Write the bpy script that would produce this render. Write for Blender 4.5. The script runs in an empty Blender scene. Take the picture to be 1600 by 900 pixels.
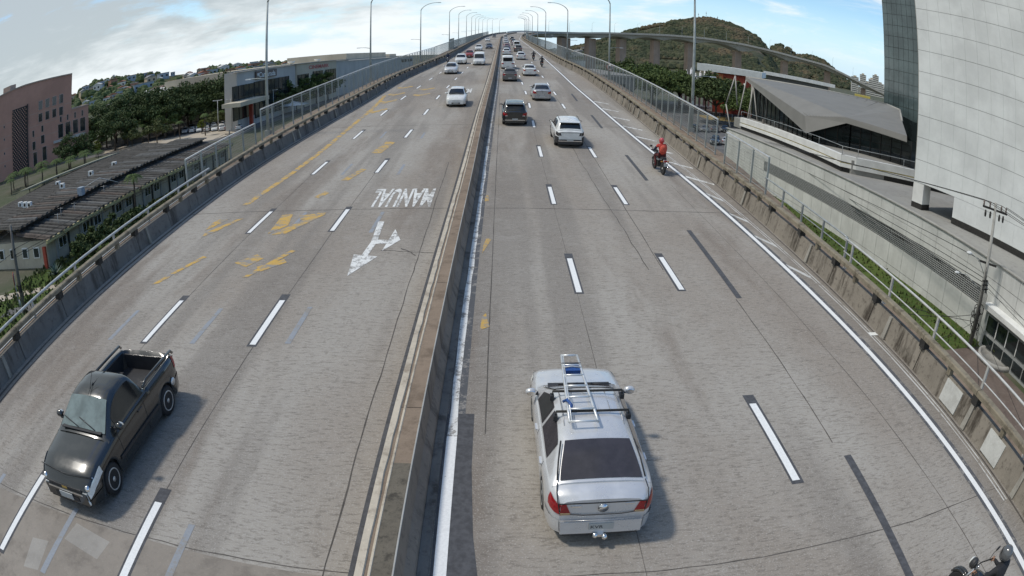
import bpy, bmesh, math, random
import numpy as np
from mathutils import Vector, Matrix, Euler
random.seed(7)
rnd = random.Random(11)
SC = bpy.context.scene
COL = SC.collection
R_ = math.radians
PI = math.pi

# ------------------------------------------------------------------ camera, world, sun, exposure
SC.render.engine = 'CYCLES'
GR = 0.0388312626054733            # grade of the deck close to the camera (radians)
TG, CG, SG = math.tan(GR), math.cos(GR), math.sin(GR)
CAMH = 7.5
cd = bpy.data.cameras.new('camera')
cam = bpy.data.objects.new('camera', cd)
COL.objects.link(cam)
right = Vector((0.9996245684330858, -0.024408247196729547, 0.012448279148164576))
up = Vector((-0.002927816741376309, 0.35657044910942187, 0.9342638506926371))
fwd = Vector((0.027242431501174804, 0.9339495448313514, -0.35636511843222707))
mt = Matrix((right, up, -fwd)).transposed().to_4x4()
mt.translation = Vector((0, -CAMH * SG, CAMH * CG))
cam.matrix_world = mt
cd.type = 'PANO'
cd.sensor_fit = 'HORIZONTAL'
cd.sensor_width, cd.sensor_height = 36.0, 20.25
cd.clip_start, cd.clip_end = 0.1, 30000
pc = cd if hasattr(cd, 'panorama_type') else cd.cycles
pc.panorama_type = 'FISHEYE_LENS_POLYNOMIAL'
pc.fisheye_fov = R_(170)
pc.fisheye_polynomial_k0 = 0.0
pc.fisheye_polynomial_k1 = -4.33641635e-02
pc.fisheye_polynomial_k2 = -2.20259584e-04
pc.fisheye_polynomial_k3 = 3.02641370e-05
pc.fisheye_polynomial_k4 = -1.80646757e-06
SC.camera = cam

SUN_AZ, SUN_EL = -88.0, 60.0        # degrees clockwise from +Y, above the horizon
sdir = Vector((math.sin(R_(SUN_AZ)) * math.cos(R_(SUN_EL)), math.cos(R_(SUN_AZ)) * math.cos(R_(SUN_EL)), math.sin(R_(SUN_EL))))
sl = bpy.data.lights.new('sun', 'SUN')
sl.energy, sl.angle, sl.color = 2.0, R_(5.5), (1.0, 0.95, 0.87)
so = bpy.data.objects.new('sun', sl)
so.rotation_euler = (-sdir).to_track_quat('-Z', 'Y').to_euler()
COL.objects.link(so)

W = bpy.data.worlds.new('World')
SC.world = W
W.use_nodes = True
nt = W.node_tree
nt.nodes.clear()
def wn(t, **k):
    n = nt.nodes.new(t)
    for a, b in k.items(): setattr(n, a, b)
    return n
def wl(a, b): nt.links.new(a, b)
def wmath(op, a, b=None, clamp=False):
    n = wn('ShaderNodeMath', operation=op, use_clamp=clamp)
    for i, v in enumerate((a, b)):
        if v is None: continue
        if isinstance(v, (int, float)): n.inputs[i].default_value = v
        else: wl(v, n.inputs[i])
    return n.outputs[0]
sky = wn('ShaderNodeTexSky', sky_type='NISHITA', sun_disc=False)
sky.sun_elevation, sky.sun_rotation = R_(SUN_EL), R_(SUN_AZ)
sky.air_density, sky.dust_density, sky.ozone_density = 1.0, 0.6, 1.6
tc = wn('ShaderNodeTexCoord')
sep = wn('ShaderNodeSeparateXYZ'); wl(tc.outputs['Generated'], sep.inputs[0])
def wnoise(scale, detail, rough, off=(0, 0, 0), sc=(1, 1, 2.6), dist=0.0):
    mp = wn('ShaderNodeMapping'); mp.inputs['Location'].default_value = off; mp.inputs['Scale'].default_value = sc
    wl(tc.outputs['Generated'], mp.inputs[0])
    n = wn('ShaderNodeTexNoise'); n.inputs['Scale'].default_value = scale; n.inputs['Detail'].default_value = detail
    n.inputs['Roughness'].default_value = rough; n.inputs['Distortion'].default_value = dist
    wl(mp.outputs[0], n.inputs['Vector']); return n.outputs[0]
def wramp(x, lo, hi):
    n = wn('ShaderNodeMapRange', interpolation_type='SMOOTHSTEP'); wl(x, n.inputs[0])
    n.inputs[1].default_value = lo; n.inputs[2].default_value = hi; return n.outputs[0]
big = wnoise(1.7, 3, 0.5, (1.3, 0.4, 0.2))
fine = wnoise(5.5, 10, 0.6, (5.2, 2.6, 0), (0.8, 1.0, 3.6), 0.25)
wisp = wnoise(3.6, 8, 0.62, (2.2, 6.1, 1.0), (0.7, 1.0, 6.5), 0.6)
tex = wnoise(7.0, 9, 0.6, (2.0, 7.0, 3.0), (1, 1, 4.2), 0.2)
# cumulus over the -X half of the sky, thin wisps and blue over the +X half
side = sep.outputs[0]
cov = wmath('ADD', wmath('ADD', wmath('MULTIPLY', big, 0.35), wmath('MULTIPLY', fine, 0.75)), wmath('MULTIPLY', side, -0.20))
cov2 = wmath('ADD', wmath('MULTIPLY', wisp, 0.8), wmath('MULTIPLY', big, 0.3))
mask = wmath('MAXIMUM', wramp(cov, 0.455, 0.60), wmath('MULTIPLY', wramp(cov2, 0.52, 0.72), 0.55))
thick = wramp(wmath('ADD', wmath('ADD', wmath('MULTIPLY', tex, 0.55), wmath('MULTIPLY', sep.outputs[2], 2.1)), wmath('MULTIPLY', side, -0.24)), 0.38, 0.66)
cc = wn('ShaderNodeMix', data_type='RGBA')
cc.inputs[6].default_value = (5.8, 6.1, 6.2, 1); cc.inputs[7].default_value = (3.1, 3.45, 3.6, 1)
wl(thick, cc.inputs[0])
hs = wn('ShaderNodeHueSaturation'); hs.inputs['Saturation'].default_value = 1.3; hs.inputs['Value'].default_value = 1.0
hs.inputs['Hue'].default_value = 0.5
wl(sky.outputs[0], hs.inputs['Color'])
# pale blue haze towards the horizon all round
hz = wn('ShaderNodeMix', data_type='RGBA'); hz.inputs[7].default_value = (3.5, 5.2, 7.0, 1)
wl(wramp(sep.outputs[2], 0.15, -0.06), hz.inputs[0]); wl(hs.outputs[0], hz.inputs[6])
mx = wn('ShaderNodeMix', data_type='RGBA')
wl(wmath('MULTIPLY', mask, 0.93), mx.inputs[0]); wl(hz.outputs[2], mx.inputs[6]); wl(cc.outputs[2], mx.inputs[7])
bg = wn('ShaderNodeBackground'); bg.inputs[1].default_value = 0.15
wl(mx.outputs[2], bg.inputs[0])
ow = wn('ShaderNodeOutputWorld'); wl(bg.outputs[0], ow.inputs[0])
SC.view_settings.view_transform = 'Standard'
SC.view_settings.look = 'None'
SC.view_settings.exposure = 0.16
SC.view_settings.gamma = 1.0

# ------------------------------------------------------------------ materials
class NB:
    """small node builder"""
    def __init__(s, name):
        s.m = bpy.data.materials.new(name); s.m.use_nodes = True
        s.t = s.m.node_tree; s.t.nodes.clear()
        s.o = s.n('ShaderNodeOutputMaterial'); s.b = s.n('ShaderNodeBsdfPrincipled')
        s.l(s.b.outputs[0], s.o.inputs[0]); s.geo = None
    def n(s, t, **k):
        x = s.t.nodes.new(t)
        for a, b in k.items(): setattr(x, a, b)
        return x
    def l(s, a, b): s.t.links.new(a, b)
    def setin(s, sock, v):
        if hasattr(v, 'links') or hasattr(v, 'is_output'): s.l(v, sock)
        else: sock.default_value = v
    def pos(s):
        if s.geo is None: s.geo = s.n('ShaderNodeNewGeometry')
        return s.geo.outputs['Position']
    def objc(s): return s.n('ShaderNodeTexCoord').outputs['Object']
    def noise(s, scale, detail=4, rough=0.55, sc=(1, 1, 1), vec=None, off=(0, 0, 0)):
        mp = s.n('ShaderNodeMapping'); mp.inputs['Scale'].default_value = sc; mp.inputs['Location'].default_value = off
        s.l(vec or s.pos(), mp.inputs[0])
        x = s.n('ShaderNodeTexNoise'); x.inputs['Scale'].default_value = scale; x.inputs['Detail'].default_value = detail
        x.inputs['Roughness'].default_value = rough; s.l(mp.outputs[0], x.inputs['Vector']); return x.outputs[0]
    def ramp(s, x, lo, hi, a=0.0, b=1.0):
        r = s.n('ShaderNodeMapRange', interpolation_type='SMOOTHSTEP'); s.l(x, r.inputs[0])
        r.inputs[1].default_value = lo; r.inputs[2].default_value = hi; r.inputs[3].default_value = a; r.inputs[4].default_value = b
        return r.outputs[0]
    def mix(s, f, a, b, blend='MIX'):
        x = s.n('ShaderNodeMix', data_type='RGBA', blend_type=blend)
        s.setin(x.inputs[0], f)
        for i, v in ((6, a), (7, b)):
            if isinstance(v, tuple): x.inputs[i].default_value = (*v[:3], 1)
            else: s.l(v, x.inputs[i])
        return x.outputs[2]
    def math(s, op, a, b=0.0):
        x = s.n('ShaderNodeMath', operation=op); s.setin(x.inputs[0], a); s.setin(x.inputs[1], b); return x.outputs[0]
    def bump(s, h, strength=0.3, dist=0.02):
        x = s.n('ShaderNodeBump'); x.inputs['Strength'].default_value = strength; x.inputs['Distance'].default_value = dist
        s.l(h, x.inputs['Height']); s.l(x.outputs[0], s.b.inputs['Normal'])
    def done(s, col=None, rough=0.8, metal=0.0, spec=0.5, **k):
        if col is not None:
            if isinstance(col, tuple): s.b.inputs['Base Color'].default_value = (*col, 1)
            else: s.l(col, s.b.inputs['Base Color'])
        s.setin(s.b.inputs['Roughness'], rough); s.b.inputs['Metallic'].default_value = metal
        s.b.inputs['Specular IOR Level'].default_value = spec
        for a, v in k.items(): s.b.inputs[a].default_value = v
        return s.m
MATS = {}
def simple(name, col, rough=0.7, metal=0.0, var=0.15, scale=6.0, spec=0.5, **k):
    """flat colour broken up by a little dirt noise"""
    if name in MATS: return MATS[name]
    b = NB(name)
    f = b.ramp(b.noise(scale, 5, 0.6), 0.3, 0.7)
    d = tuple(c * (1 - var) for c in col); l = tuple(min(1, c * (1 + var)) for c in col)
    MATS[name] = b.done(b.mix(f, d, l), rough, metal, spec, **k)
    return MATS[name]
def paint(name, col, metal=0.0, rough=0.32, coat=0.7):
    if name in MATS: return MATS[name]
    b = NB(name)
    f = b.ramp(b.noise(3.0, 4, 0.6, vec=b.objc()), 0.35, 0.75)
    g = b.ramp(b.noise(60.0, 2, 0.5, vec=b.objc()), 0.3, 0.7)
    c = b.mix(f, tuple(x * 0.9 for x in col), col)
    c = b.mix(b.math('MULTIPLY', g, 0.12), c, tuple(x * 0.75 for x in col))
    rr = b.ramp(f, 0, 1, rough * 0.85, rough * 1.25)
    m = b.done(c, rr, metal, 0.5)
    b.b.inputs['Coat Weight'].default_value = coat; b.b.inputs['Coat Roughness'].default_value = 0.06
    MATS[name] = m
    return m
def mat_road():
    b = NB('road_concrete')
    fine = b.noise(34, 3, 0.65); grain = b.noise(9, 5, 0.7, (0.6, 2.0, 1)); mid = b.noise(1.3, 5, 0.6); lg = b.noise(0.16, 4, 0.55, (1, 0.45, 1))
    lanes = b.noise(0.62, 3, 0.5, (1, 0.035, 1), off=(3.1, 0, 0))
    tine = b.noise(3.2, 3, 0.7, (0.5, 5.0, 1)); stain = b.noise(0.28, 5, 0.65, (1.4, 0.22, 1), off=(9, 3, 0))
    c = b.mix(b.ramp(lg, 0.38, 0.62), (0.285, 0.25, 0.212), (0.355, 0.328, 0.29))
    c = b.mix(b.ramp(lanes, 0.46, 0.60, 0, 0.62), c, (0.20, 0.18, 0.158))
    c = b.mix(b.ramp(stain, 0.52, 0.66, 0, 0.6), c, (0.19, 0.155, 0.125))
    c = b.mix(b.ramp(mid, 0.5, 0.8, 0, 0.35), c, (0.39, 0.365, 0.33))
    drip = b.noise(4.5, 6, 0.75, (1, 0.35, 1), off=(21, 5, 0)); dl = b.noise(0.45, 3, 0.6, (1, 0.12, 1), off=(5, 1, 0))
    c = b.mix(b.math('MULTIPLY', b.ramp(drip, 0.56, 0.70), b.ramp(dl, 0.46, 0.60, 0, 0.42)), c, (0.125, 0.108, 0.09))
    c = b.mix(b.ramp(tine, 0.54, 0.70, 0, 0.38), c, (0.14, 0.122, 0.10))
    c = b.mix(b.ramp(grain, 0.50, 0.64, 0, 0.55), c, (0.135, 0.118, 0.10))
    c = b.mix(b.ramp(fine, 0.52, 0.68, 0, 0.45), c, (0.50, 0.475, 0.44))
    b.bump(grain, 0.35, 0.02)
    return b.done(c, 0.86, 0, 0.25)
def mat_conc(name, base, dark, stain=0.6, scale=1.0, streak=True, light=None):
    b = NB(name)
    n1 = b.noise(0.8 * scale, 6, 0.65); n2 = b.noise(5 * scale, 5, 0.7); n3 = b.noise(1.6 * scale, 5, 0.7, (1, 1, 0.12) if streak else (1, 1, 1))
    n4 = b.noise(26, 3, 0.6)
    c = b.mix(b.ramp(n1, 0.3, 0.7), base, tuple(x * 0.8 for x in base))
    c = b.mix(b.ramp(n3, 0.48, 0.68, 0, stain), c, dark)
    c = b.mix(b.ramp(n2, 0.52, 0.75, 0, stain * 0.8), c, dark)
    c = b.mix(b.ramp(n4, 0.55, 0.8, 0, 0.35), c, light or tuple(min(1, x * 1.5) for x in base))
    b.bump(n2, 0.4, 0.03)
    return b.done(c, 0.9, 0, 0.2)
def mat_worn(name, col, wear, under=(0.27, 0.255, 0.235), scale=2.5, sc=(1, 1, 1)):
    """road paint worn through to the concrete"""
    b = NB(name)
    n1 = b.noise(scale, 6, 0.75, sc); n2 = b.noise(22, 4, 0.7)
    f = b.ramp(b.math('ADD', b.math('MULTIPLY', n1, 0.7), b.math('MULTIPLY', n2, 0.3)), wear - 0.05, wear + 0.05)
    c = b.mix(b.ramp(n2, 0.3, 0.7), tuple(x * 0.86 for x in col), col)
    return b.done(b.mix(f, c, under), 0.8, 0, 0.3)
def mat_leaf(name, cols, scale=0.9):
    b = NB(name)
    n = b.noise(scale, 4, 0.6); n2 = b.noise(7, 3, 0.6)
    c = b.mix(b.ramp(n, 0.3, 0.7), cols[0], cols[1])
    c = b.mix(b.ramp(n2, 0.5, 0.75, 0, 0.7), c, cols[2])
    m = b.done(c, 0.75, 0, 0.25)
    return m
def mat_ground(name, a, bb, c2, s1=0.08, s2=1.2):
    b = NB(name)
    c = b.mix(b.ramp(b.noise(s1, 5, 0.6), 0.35, 0.65), a, bb)
    c = b.mix(b.ramp(b.noise(s2, 5, 0.7), 0.5, 0.72, 0, 0.7), c, c2)
    return b.done(c, 0.95, 0, 0.15)
def mat_hill(name, a, bb, c2, rock, s=0.03):
    b = NB(name)
    c = b.mix(b.ramp(b.noise(s, 6, 0.7), 0.35, 0.65), a, bb)
    c = b.mix(b.ramp(b.noise(s * 4, 6, 0.75), 0.45, 0.7, 0, 0.8), c, c2)
    c = b.mix(b.ramp(b.noise(s * 0.55, 5, 0.7, (1, 1, 1.7), off=(40, 9, 3)), 0.50, 0.62, 0, 0.8), c, rock)
    return b.done(c, 0.95, 0, 0.1)

ROAD = mat_road()
CONC = mat_conc('weathered_concrete', (0.27, 0.24, 0.20), (0.055, 0.045, 0.036), 0.95, 1.2)
CONC_D = mat_conc('dark_grey_concrete', (0.20, 0.19, 0.175), (0.06, 0.053, 0.047), 0.8)  # darker grey concrete with darker streaks and blotches
CONC_RAIL = mat_conc('mossy_rail_concrete', (0.27, 0.235, 0.175), (0.075, 0.062, 0.045), 0.7, 1.3, False)
CONC_TOP = mat_conc('brown_concrete', (0.275, 0.21, 0.155), (0.13, 0.095, 0.068), 0.6, 1.0, False)
CREAM = mat_conc('cream_painted_edge', (0.56, 0.49, 0.39), (0.22, 0.17, 0.125), 0.55, 1.6, False)
CONC_L = mat_conc('light_concrete', (0.42, 0.41, 0.38), (0.22, 0.2, 0.17), 0.4)
DECKC = mat_conc('deck_concrete', (0.45, 0.44, 0.41), (0.3, 0.29, 0.27), 0.4)
PIERC = mat_conc('pier_concrete', (0.46, 0.35, 0.285), (0.30, 0.225, 0.185), 0.5, 0.2)
WHITE_P = mat_worn('white_road_paint', (0.86, 0.86, 0.84), 0.66)
WHITE_W = mat_worn('worn_white_road_paint', (0.80, 0.80, 0.77), 0.53, scale=3.0)
WHITE_WW = mat_worn('faint_white_road_paint', (0.62, 0.62, 0.60), 0.56, scale=2.0)
YELLOW_W = mat_worn('worn_yellow_road_paint', (0.60, 0.38, 0.10), 0.508, scale=1.7, sc=(1, 1.6, 1))
TAR = simple('dark_blackout_paint', (0.075, 0.076, 0.082), 0.85, var=0.25, scale=9)
TAR_F = mat_worn('faded_blackout_paint', (0.105, 0.108, 0.115), 0.55)
GREYD = mat_worn('grey_overpainted_dash', (0.30, 0.32, 0.35), 0.55)
SEAL = simple('joint_sealant', (0.09, 0.08, 0.07), 0.9, var=0.3)
STEEL = simple('galvanised_steel', (0.36, 0.38, 0.38), 0.45, 0.35, 0.18, 2.0)
STEEL_P = simple('grey_painted_steel', (0.36, 0.39, 0.38), 0.5, 0.1, 0.15, 2.0)
PIPE = simple('white_painted_pipe', (0.52, 0.52, 0.50), 0.45, 0.1, 0.15, 3.0)
DARKM = simple('dark_iron', (0.035, 0.033, 0.03), 0.7, 0.2, 0.3)
MESHW = simple('fence_wire', (0.25, 0.275, 0.27), 0.6, 0.2)
LAMPW = simple('lamp_housing', (0.62, 0.63, 0.62), 0.5, 0.1)
BLACKR = simple('black_rubber', (0.022, 0.022, 0.023), 0.8, 0, 0.2, 20)
BLACKP = simple('black_plastic', (0.03, 0.03, 0.032), 0.55, 0, 0.2, 12)
ALLOY = simple('alloy_rim', (0.55, 0.55, 0.54), 0.35, 0.6, 0.1, 20)
CHROME = simple('chrome', (0.8, 0.8, 0.8), 0.15, 1.0, 0.05)
ALU = simple('ladder_aluminium', (0.72, 0.73, 0.73), 0.35, 0.55, 0.08, 8)
GLASS = simple('dark_car_glass', (0.012, 0.014, 0.016), 0.06, 0, 0.2, 2, 0.6)
GLASS_G = simple('windscreen_glass', (0.17, 0.21, 0.20), 0.05, 0, 0.25, 3, 0.8)  # pale green base colour has the sky's reflection painted in
RED_L = simple('red_lamp_lens', (0.30, 0.012, 0.015), 0.15, 0, 0.25, 30, 0.6)
AMB_L = simple('amber_lamp_lens', (0.55, 0.22, 0.03), 0.15, 0, 0.2, 30)
CLR_L = simple('clear_lamp_lens', (0.74, 0.75, 0.72), 0.10, 0.1, 0.08, 25, 0.7)
PLATE = simple('plate_white', (0.42, 0.43, 0.42), 0.5, 0, 0.05)
INK = simple('black_ink', (0.02, 0.02, 0.02), 0.7)
WALLPANEL = mat_conc('pale_facade_panel', (0.79, 0.81, 0.80), (0.66, 0.67, 0.65), 0.2, 0.3, True, (0.82, 0.84, 0.83))
PODIUM = mat_conc('podium_panel', (0.70, 0.70, 0.67), (0.46, 0.46, 0.43), 0.35, 0.5, True, (0.56, 0.57, 0.56))
DGLASS = simple('dark_curtain_glass', (0.02, 0.028, 0.03), 0.05, 0, 0.4, 0.3, 0.7)
TGLASS = simple('green_tower_glass', (0.085, 0.115, 0.115), 0.04, 0, 0.3, 0.2, 1.0)
ROOFG = simple('grey_folded_roof', (0.205, 0.20, 0.185), 0.75, 0, 0.06, 0.5)
PINK = mat_conc('pink_render', (0.52, 0.29, 0.22), (0.41, 0.225, 0.17), 0.4, 0.15)
BEIGE = mat_conc('beige_render', (0.54, 0.49, 0.385), (0.26, 0.22, 0.16), 0.45, 0.4)
MALLG = mat_conc('grey_render', (0.56, 0.535, 0.50), (0.4, 0.38, 0.355), 0.35, 0.1)
MALLB = mat_conc('sand_render', (0.62, 0.54, 0.41), (0.4, 0.34, 0.25), 0.3, 0.1)
YEL = simple('yellow_fascia', (0.56, 0.48, 0.24), 0.8, 0, 0.25, 1.5)
WHITE = simple('white_wall', (0.74, 0.74, 0.71), 0.8, 0, 0.08, 0.8)
REDP = simple('red_panel', (0.42, 0.07, 0.04), 0.6, 0, 0.2, 0.3)
TILE = mat_conc('old_fibre_roof', (0.105, 0.097, 0.086), (0.04, 0.036, 0.032), 0.7, 0.7, False)
TILE2 = mat_conc('grey_fibre_roof', (0.12, 0.112, 0.10), (0.05, 0.046, 0.041), 0.6, 0.7, False)
BARK = simple('bark', (0.11, 0.085, 0.062), 0.95, 0, 0.35, 3)
LEAF_D = mat_leaf('dark_foliage', ((0.036, 0.058, 0.02), (0.08, 0.11, 0.035), (0.15, 0.165, 0.06)))
LEAF_M = mat_leaf('mid_foliage', ((0.05, 0.08, 0.022), (0.10, 0.14, 0.04), (0.18, 0.19, 0.065)))
LEAF_O = mat_leaf('olive_foliage', ((0.06, 0.075, 0.025), (0.11, 0.125, 0.04), (0.15, 0.13, 0.06)))
LEAF_Y = mat_leaf('yellow_green_foliage', ((0.10, 0.13, 0.02), (0.19, 0.21, 0.035), (0.26, 0.25, 0.06)))
PALMG = mat_leaf('palm_fronds', ((0.04, 0.075, 0.02), (0.09, 0.14, 0.035), (0.16, 0.18, 0.05)), 2)

# ------------------------------------------------------------------ geometry helpers
class MB:
    """collects faces (with material slots) and links them as ONE mesh object"""
    def __init__(s): s.v = []; s.f = []; s.mi = []; s.sm = []; s.mats = []
    def slot(s, m):
        if m is None: return 0
        if m not in s.mats: s.mats.append(m)
        return s.mats.index(m)
    def add(s, vs, fs, m=None, smooth=False):
        o = len(s.v); k = s.slot(m)
        s.v.extend([tuple(v) for v in vs])
        for f in fs: s.f.append(tuple(i + o for i in f)); s.mi.append(k); s.sm.append(smooth)
    def box(s, c, d, m=None, M=None, taper=1.0):
        x, y, z = (e / 2 for e in d); vs = []
        for sz in (-1, 1):
            t = taper if sz > 0 else 1.0
            for sx, sy in ((-1, -1), (1, -1), (1, 1), (-1, 1)):
                p = Vector((sx * x * t, sy * y * t, sz * z))
                if M is not None: p = M @ p
                vs.append(p + Vector(c))
        s.add(vs, [(3, 2, 1, 0), (4, 5, 6, 7), (0, 1, 5, 4), (1, 2, 6, 5), (2, 3, 7, 6), (3, 0, 4, 7)], m)
    def hexa(s, p, m=None):
        """8 points: bottom ring then top ring"""
        s.add(p, [(3, 2, 1, 0), (4, 5, 6, 7), (0, 1, 5, 4), (1, 2, 6, 5), (2, 3, 7, 6), (3, 0, 4, 7)], m)
    def quad(s, a, b, c, d, m=None): s.add([a, b, c, d], [(0, 1, 2, 3)], m)
    def tube(s, pts, r, m=None, n=8, cap=True, smooth=True):
        pts = [Vector(p) for p in pts]; rs = r if isinstance(r, (list, tuple)) else [r] * len(pts)
        vs = []; prev = None
        for i, p in enumerate(pts):
            d = (pts[min(i + 1, len(pts) - 1)] - pts[max(i - 1, 0)]).normalized()
            if prev is None:
                a = Vector((0, 0, 1)) if abs(d.z) < 0.9 else Vector((1, 0, 0))
                u = d.cross(a).normalized()
            else: u = (prev - d * prev.dot(d)).normalized()
            prev = u; w = d.cross(u)
            for k in range(n):
                t = 2 * PI * k / n; vs.append(p + (u * math.cos(t) + w * math.sin(t)) * rs[i])
        fs = []
        for i in range(len(pts) - 1):
            for k in range(n):
                a = i * n + k; b = i * n + (k + 1) % n; fs.append((a, b, b + n, a + n))
        if cap: fs.append(tuple(range(n))[::-1]); fs.append(tuple(range((len(pts) - 1) * n, len(pts) * n)))
        s.add(vs, fs, m, smooth)
    def lathe(s, prof, c=(0, 0, 0), axis='z', m=None, n=16, smooth=True):
        """prof: list of (radius, height)"""
        vs = []
        for r, h in prof:
            for k in range(n):
                t = 2 * PI * k / n; a, b = r * math.cos(t), r * math.sin(t)
                p = (a, b, h) if axis == 'z' else ((h, a, b) if axis == 'x' else (a, h, b))
                vs.append(Vector(p) + Vector(c))
        fs = [(i * n + k, i * n + (k + 1) % n, (i + 1) * n + (k + 1) % n, (i + 1) * n + k) for i in range(len(prof) - 1) for k in range(n)]
        if prof[0][0] > 1e-5: fs.append(tuple(range(n))[::-1])
        if prof[-1][0] > 1e-5: fs.append(tuple(range((len(prof) - 1) * n, len(prof) * n)))
        s.add(vs, fs, m, smooth)
    def ball(s, c, r, m=None, n=10, k=6):
        r = Vector(r) if not isinstance(r, (int, float)) else Vector((r, r, r))
        vs = []; 
        for i in range(k + 1):
            a = PI * i / k
            for j in range(n):
                t = 2 * PI * j / n
                vs.append(Vector(c) + Vector((r.x * math.sin(a) * math.cos(t), r.y * math.sin(a) * math.sin(t), r.z * math.cos(a))))
        s.add(vs, [(i * n + j, (i + 1) * n + j, (i + 1) * n + (j + 1) % n, i * n + (j + 1) % n) for i in range(k) for j in range(n)], m, True)
    def prism(s, poly, h0, h1, m=None, fn=None):
        """polygon (u,v) extruded h0..h1; fn maps (u,v,h) to xyz"""
        fn = fn or (lambda u, v, h: (u, v, h)); n = len(poly)
        vs = [fn(u, v, h0) for u, v in poly] + [fn(u, v, h1) for u, v in poly]
        s.add(vs, [tuple(range(n))[::-1], tuple(range(n, 2 * n))] + [(i, (i + 1) % n, (i + 1) % n + n, i + n) for i in range(n)], m)
    def data(s, name, mat=None):
        me = bpy.data.meshes.new(name); me.from_pydata(s.v, [], s.f)
        ms = s.mats or ([mat] if mat else [])
        for m in ms: me.materials.append(m)
        me.polygons.foreach_set('material_index', s.mi); me.polygons.foreach_set('use_smooth', s.sm)
        me.update(); return me
    def build(s, name, mat=None, parent=None, loc=None): return link(name, s.data(name, mat), parent, loc)
def link(name, data, parent=None, loc=None):
    o = bpy.data.objects.new(name, data); COL.objects.link(o)
    if parent is not None: o.parent = parent
    if loc is not None: o.location = loc
    return o
def tag(o, label=None, cat=None, group=None, kind=None):
    if label: o['label'] = label
    if cat: o['category'] = cat
    if group: o['group'] = group
    if kind: o['kind'] = kind
    return o
def thing(name, label, cat, loc=(0, 0, 0), rz=0.0, group=None):
    o = bpy.data.objects.new(name, None); COL.objects.link(o); o.location = loc; o.rotation_euler = (0, 0, rz)
    o.empty_display_size = 0.2
    return tag(o, label, cat, group)
def dup(root, label=None, group=None):
    r = root.copy(); COL.objects.link(r)
    if label: r['label'] = label
    if group: r['group'] = group
    for ch in root.children:
        c = ch.copy(); COL.objects.link(c); c.parent = r
        for g in ch.children:
            d = g.copy(); COL.objects.link(d); d.parent = c
    return r
ORD = 'nearest second third fourth fifth sixth seventh eighth ninth tenth eleventh twelfth thirteenth fourteenth fifteenth sixteenth seventeenth eighteenth nineteenth twentieth'.split()
def text_data(txt, w, h, mat, bold=0.0, name='lettering'):
    """flat text mesh scaled to w x h in its local xy plane, origin lower left"""
    cu = bpy.data.curves.new(name, 'FONT'); cu.body = txt; cu.offset = bold; cu.resolution_u = 3
    ob = bpy.data.objects.new(name, cu); COL.objects.link(ob)
    bpy.context.view_layer.update()
    me = bpy.data.meshes.new_from_object(ob.evaluated_get(bpy.context.evaluated_depsgraph_get()))
    bpy.data.objects.remove(ob); bpy.data.curves.remove(cu)
    co = np.empty(len(me.vertices) * 3); me.vertices.foreach_get('co', co); co = co.reshape(-1, 3)
    lo, hi = co.min(0), co.max(0)
    co[:, 0] = (co[:, 0] - lo[0]) / (hi[0] - lo[0]) * w; co[:, 1] = (co[:, 1] - lo[1]) / (hi[1] - lo[1]) * h
    me.vertices.foreach_set('co', co.ravel()); me.materials.clear(); me.materials.append(mat); me.name = name; me.update()
    return me

# ------------------------------------------------------------------ the line of the bridge (x across, s along, z up)
_NP = [(-60, 0), (0, 0), (15, 0), (20, .03), (27, .12), (36, .32), (45, .58), (54, .82), (62, 1.0), (79, 1.27), (114, 1.75), (149, 2.2), (230, 2.5), (350, 2.8), (420, 3.5), (500, 4.3), (560, 4.2)]
_ss = np.arange(-60, 560, 1.0)
_nn = np.convolve(np.pad(np.interp(_ss, [a for a, b in _NP], [b for a, b in _NP]), 5, mode='edge'), np.ones(11) / 11, 'valid')
def Z(s): return s * TG + float(np.interp(s, _ss, _nn))
def curve(*pts):
    xs = [p[0] for p in pts]; ys = [p[1] for p in pts]
    ds = np.arange(-60, 520, 1.0); yy = np.convolve(np.pad(np.interp(ds, xs, ys), 6, mode='edge'), np.ones(13) / 13, 'valid')
    return lambda s: float(np.interp(s, ds, yy))
LB = curve((-12, -14), (27, -14), (36, -13.7), (45, -12.9), (58, -11.9), (78, -11.4), (98, -9.9), (112, -8.8), (150, -7.7), (184, -7.5), (219, -6.9), (254, -6.5), (289, -6.1), (324, -5.6), (359, -4.4), (394, -2.4), (429, .5), (464, 5.3), (480, 8))
LD = curve((-12, -9.68), (24, -9.68), (33, -9.43), (42, -9.17), (50, -9), (57, -8.8), (98, -7.0), (150, -5.2), (300, -2.9), (400, 0.5), (480, 10))
LC = curve((-12, -6.2), (24, -6.2), (34, -6.0), (42.6, -5.72), (50, -5.5), (60, -5.4), (110, -3.7), (150, -2.7), (300, -0.4), (400, 3.2), (480, 12.5))
MC = curve((-12, -1.7), (7, -1.65), (15, -1.5), (22, -1.4), (30, -1.24), (41, -1.12), (68, -.6), (100, -.2), (141, .27), (304, 2.05), (400, 6), (440, 9.5), (480, 15))
WL_ = curve((-12, -.86), (10, -.83), (16, -.79), (30, -.58), (68, .12), (141, .95), (304, 2.75), (400, 6.8), (480, 15.8))
LA = curve((-12, 2.42), (18, 2.46), (27, 2.5), (36, 2.6), (43, 2.65), (58, 2.96), (110, 3.05), (150, 3.3), (300, 4.9), (400, 9), (480, 19))
LBB = curve((-12, 5.68), (36, 5.64), (55, 5.8), (110, 6.0), (150, 6.3), (300, 7.6), (400, 12), (480, 22))
ER = curve((-12, 10.2), (15, 10.2), (21, 10.06), (28.7, 9.92), (33.7, 9.63), (40, 9.27), (50.7, 8.91), (70, 8.64), (97, 8.83), (111, 8.93), (150, 9.1), (289, 10.2), (400, 15), (480, 26))
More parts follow.
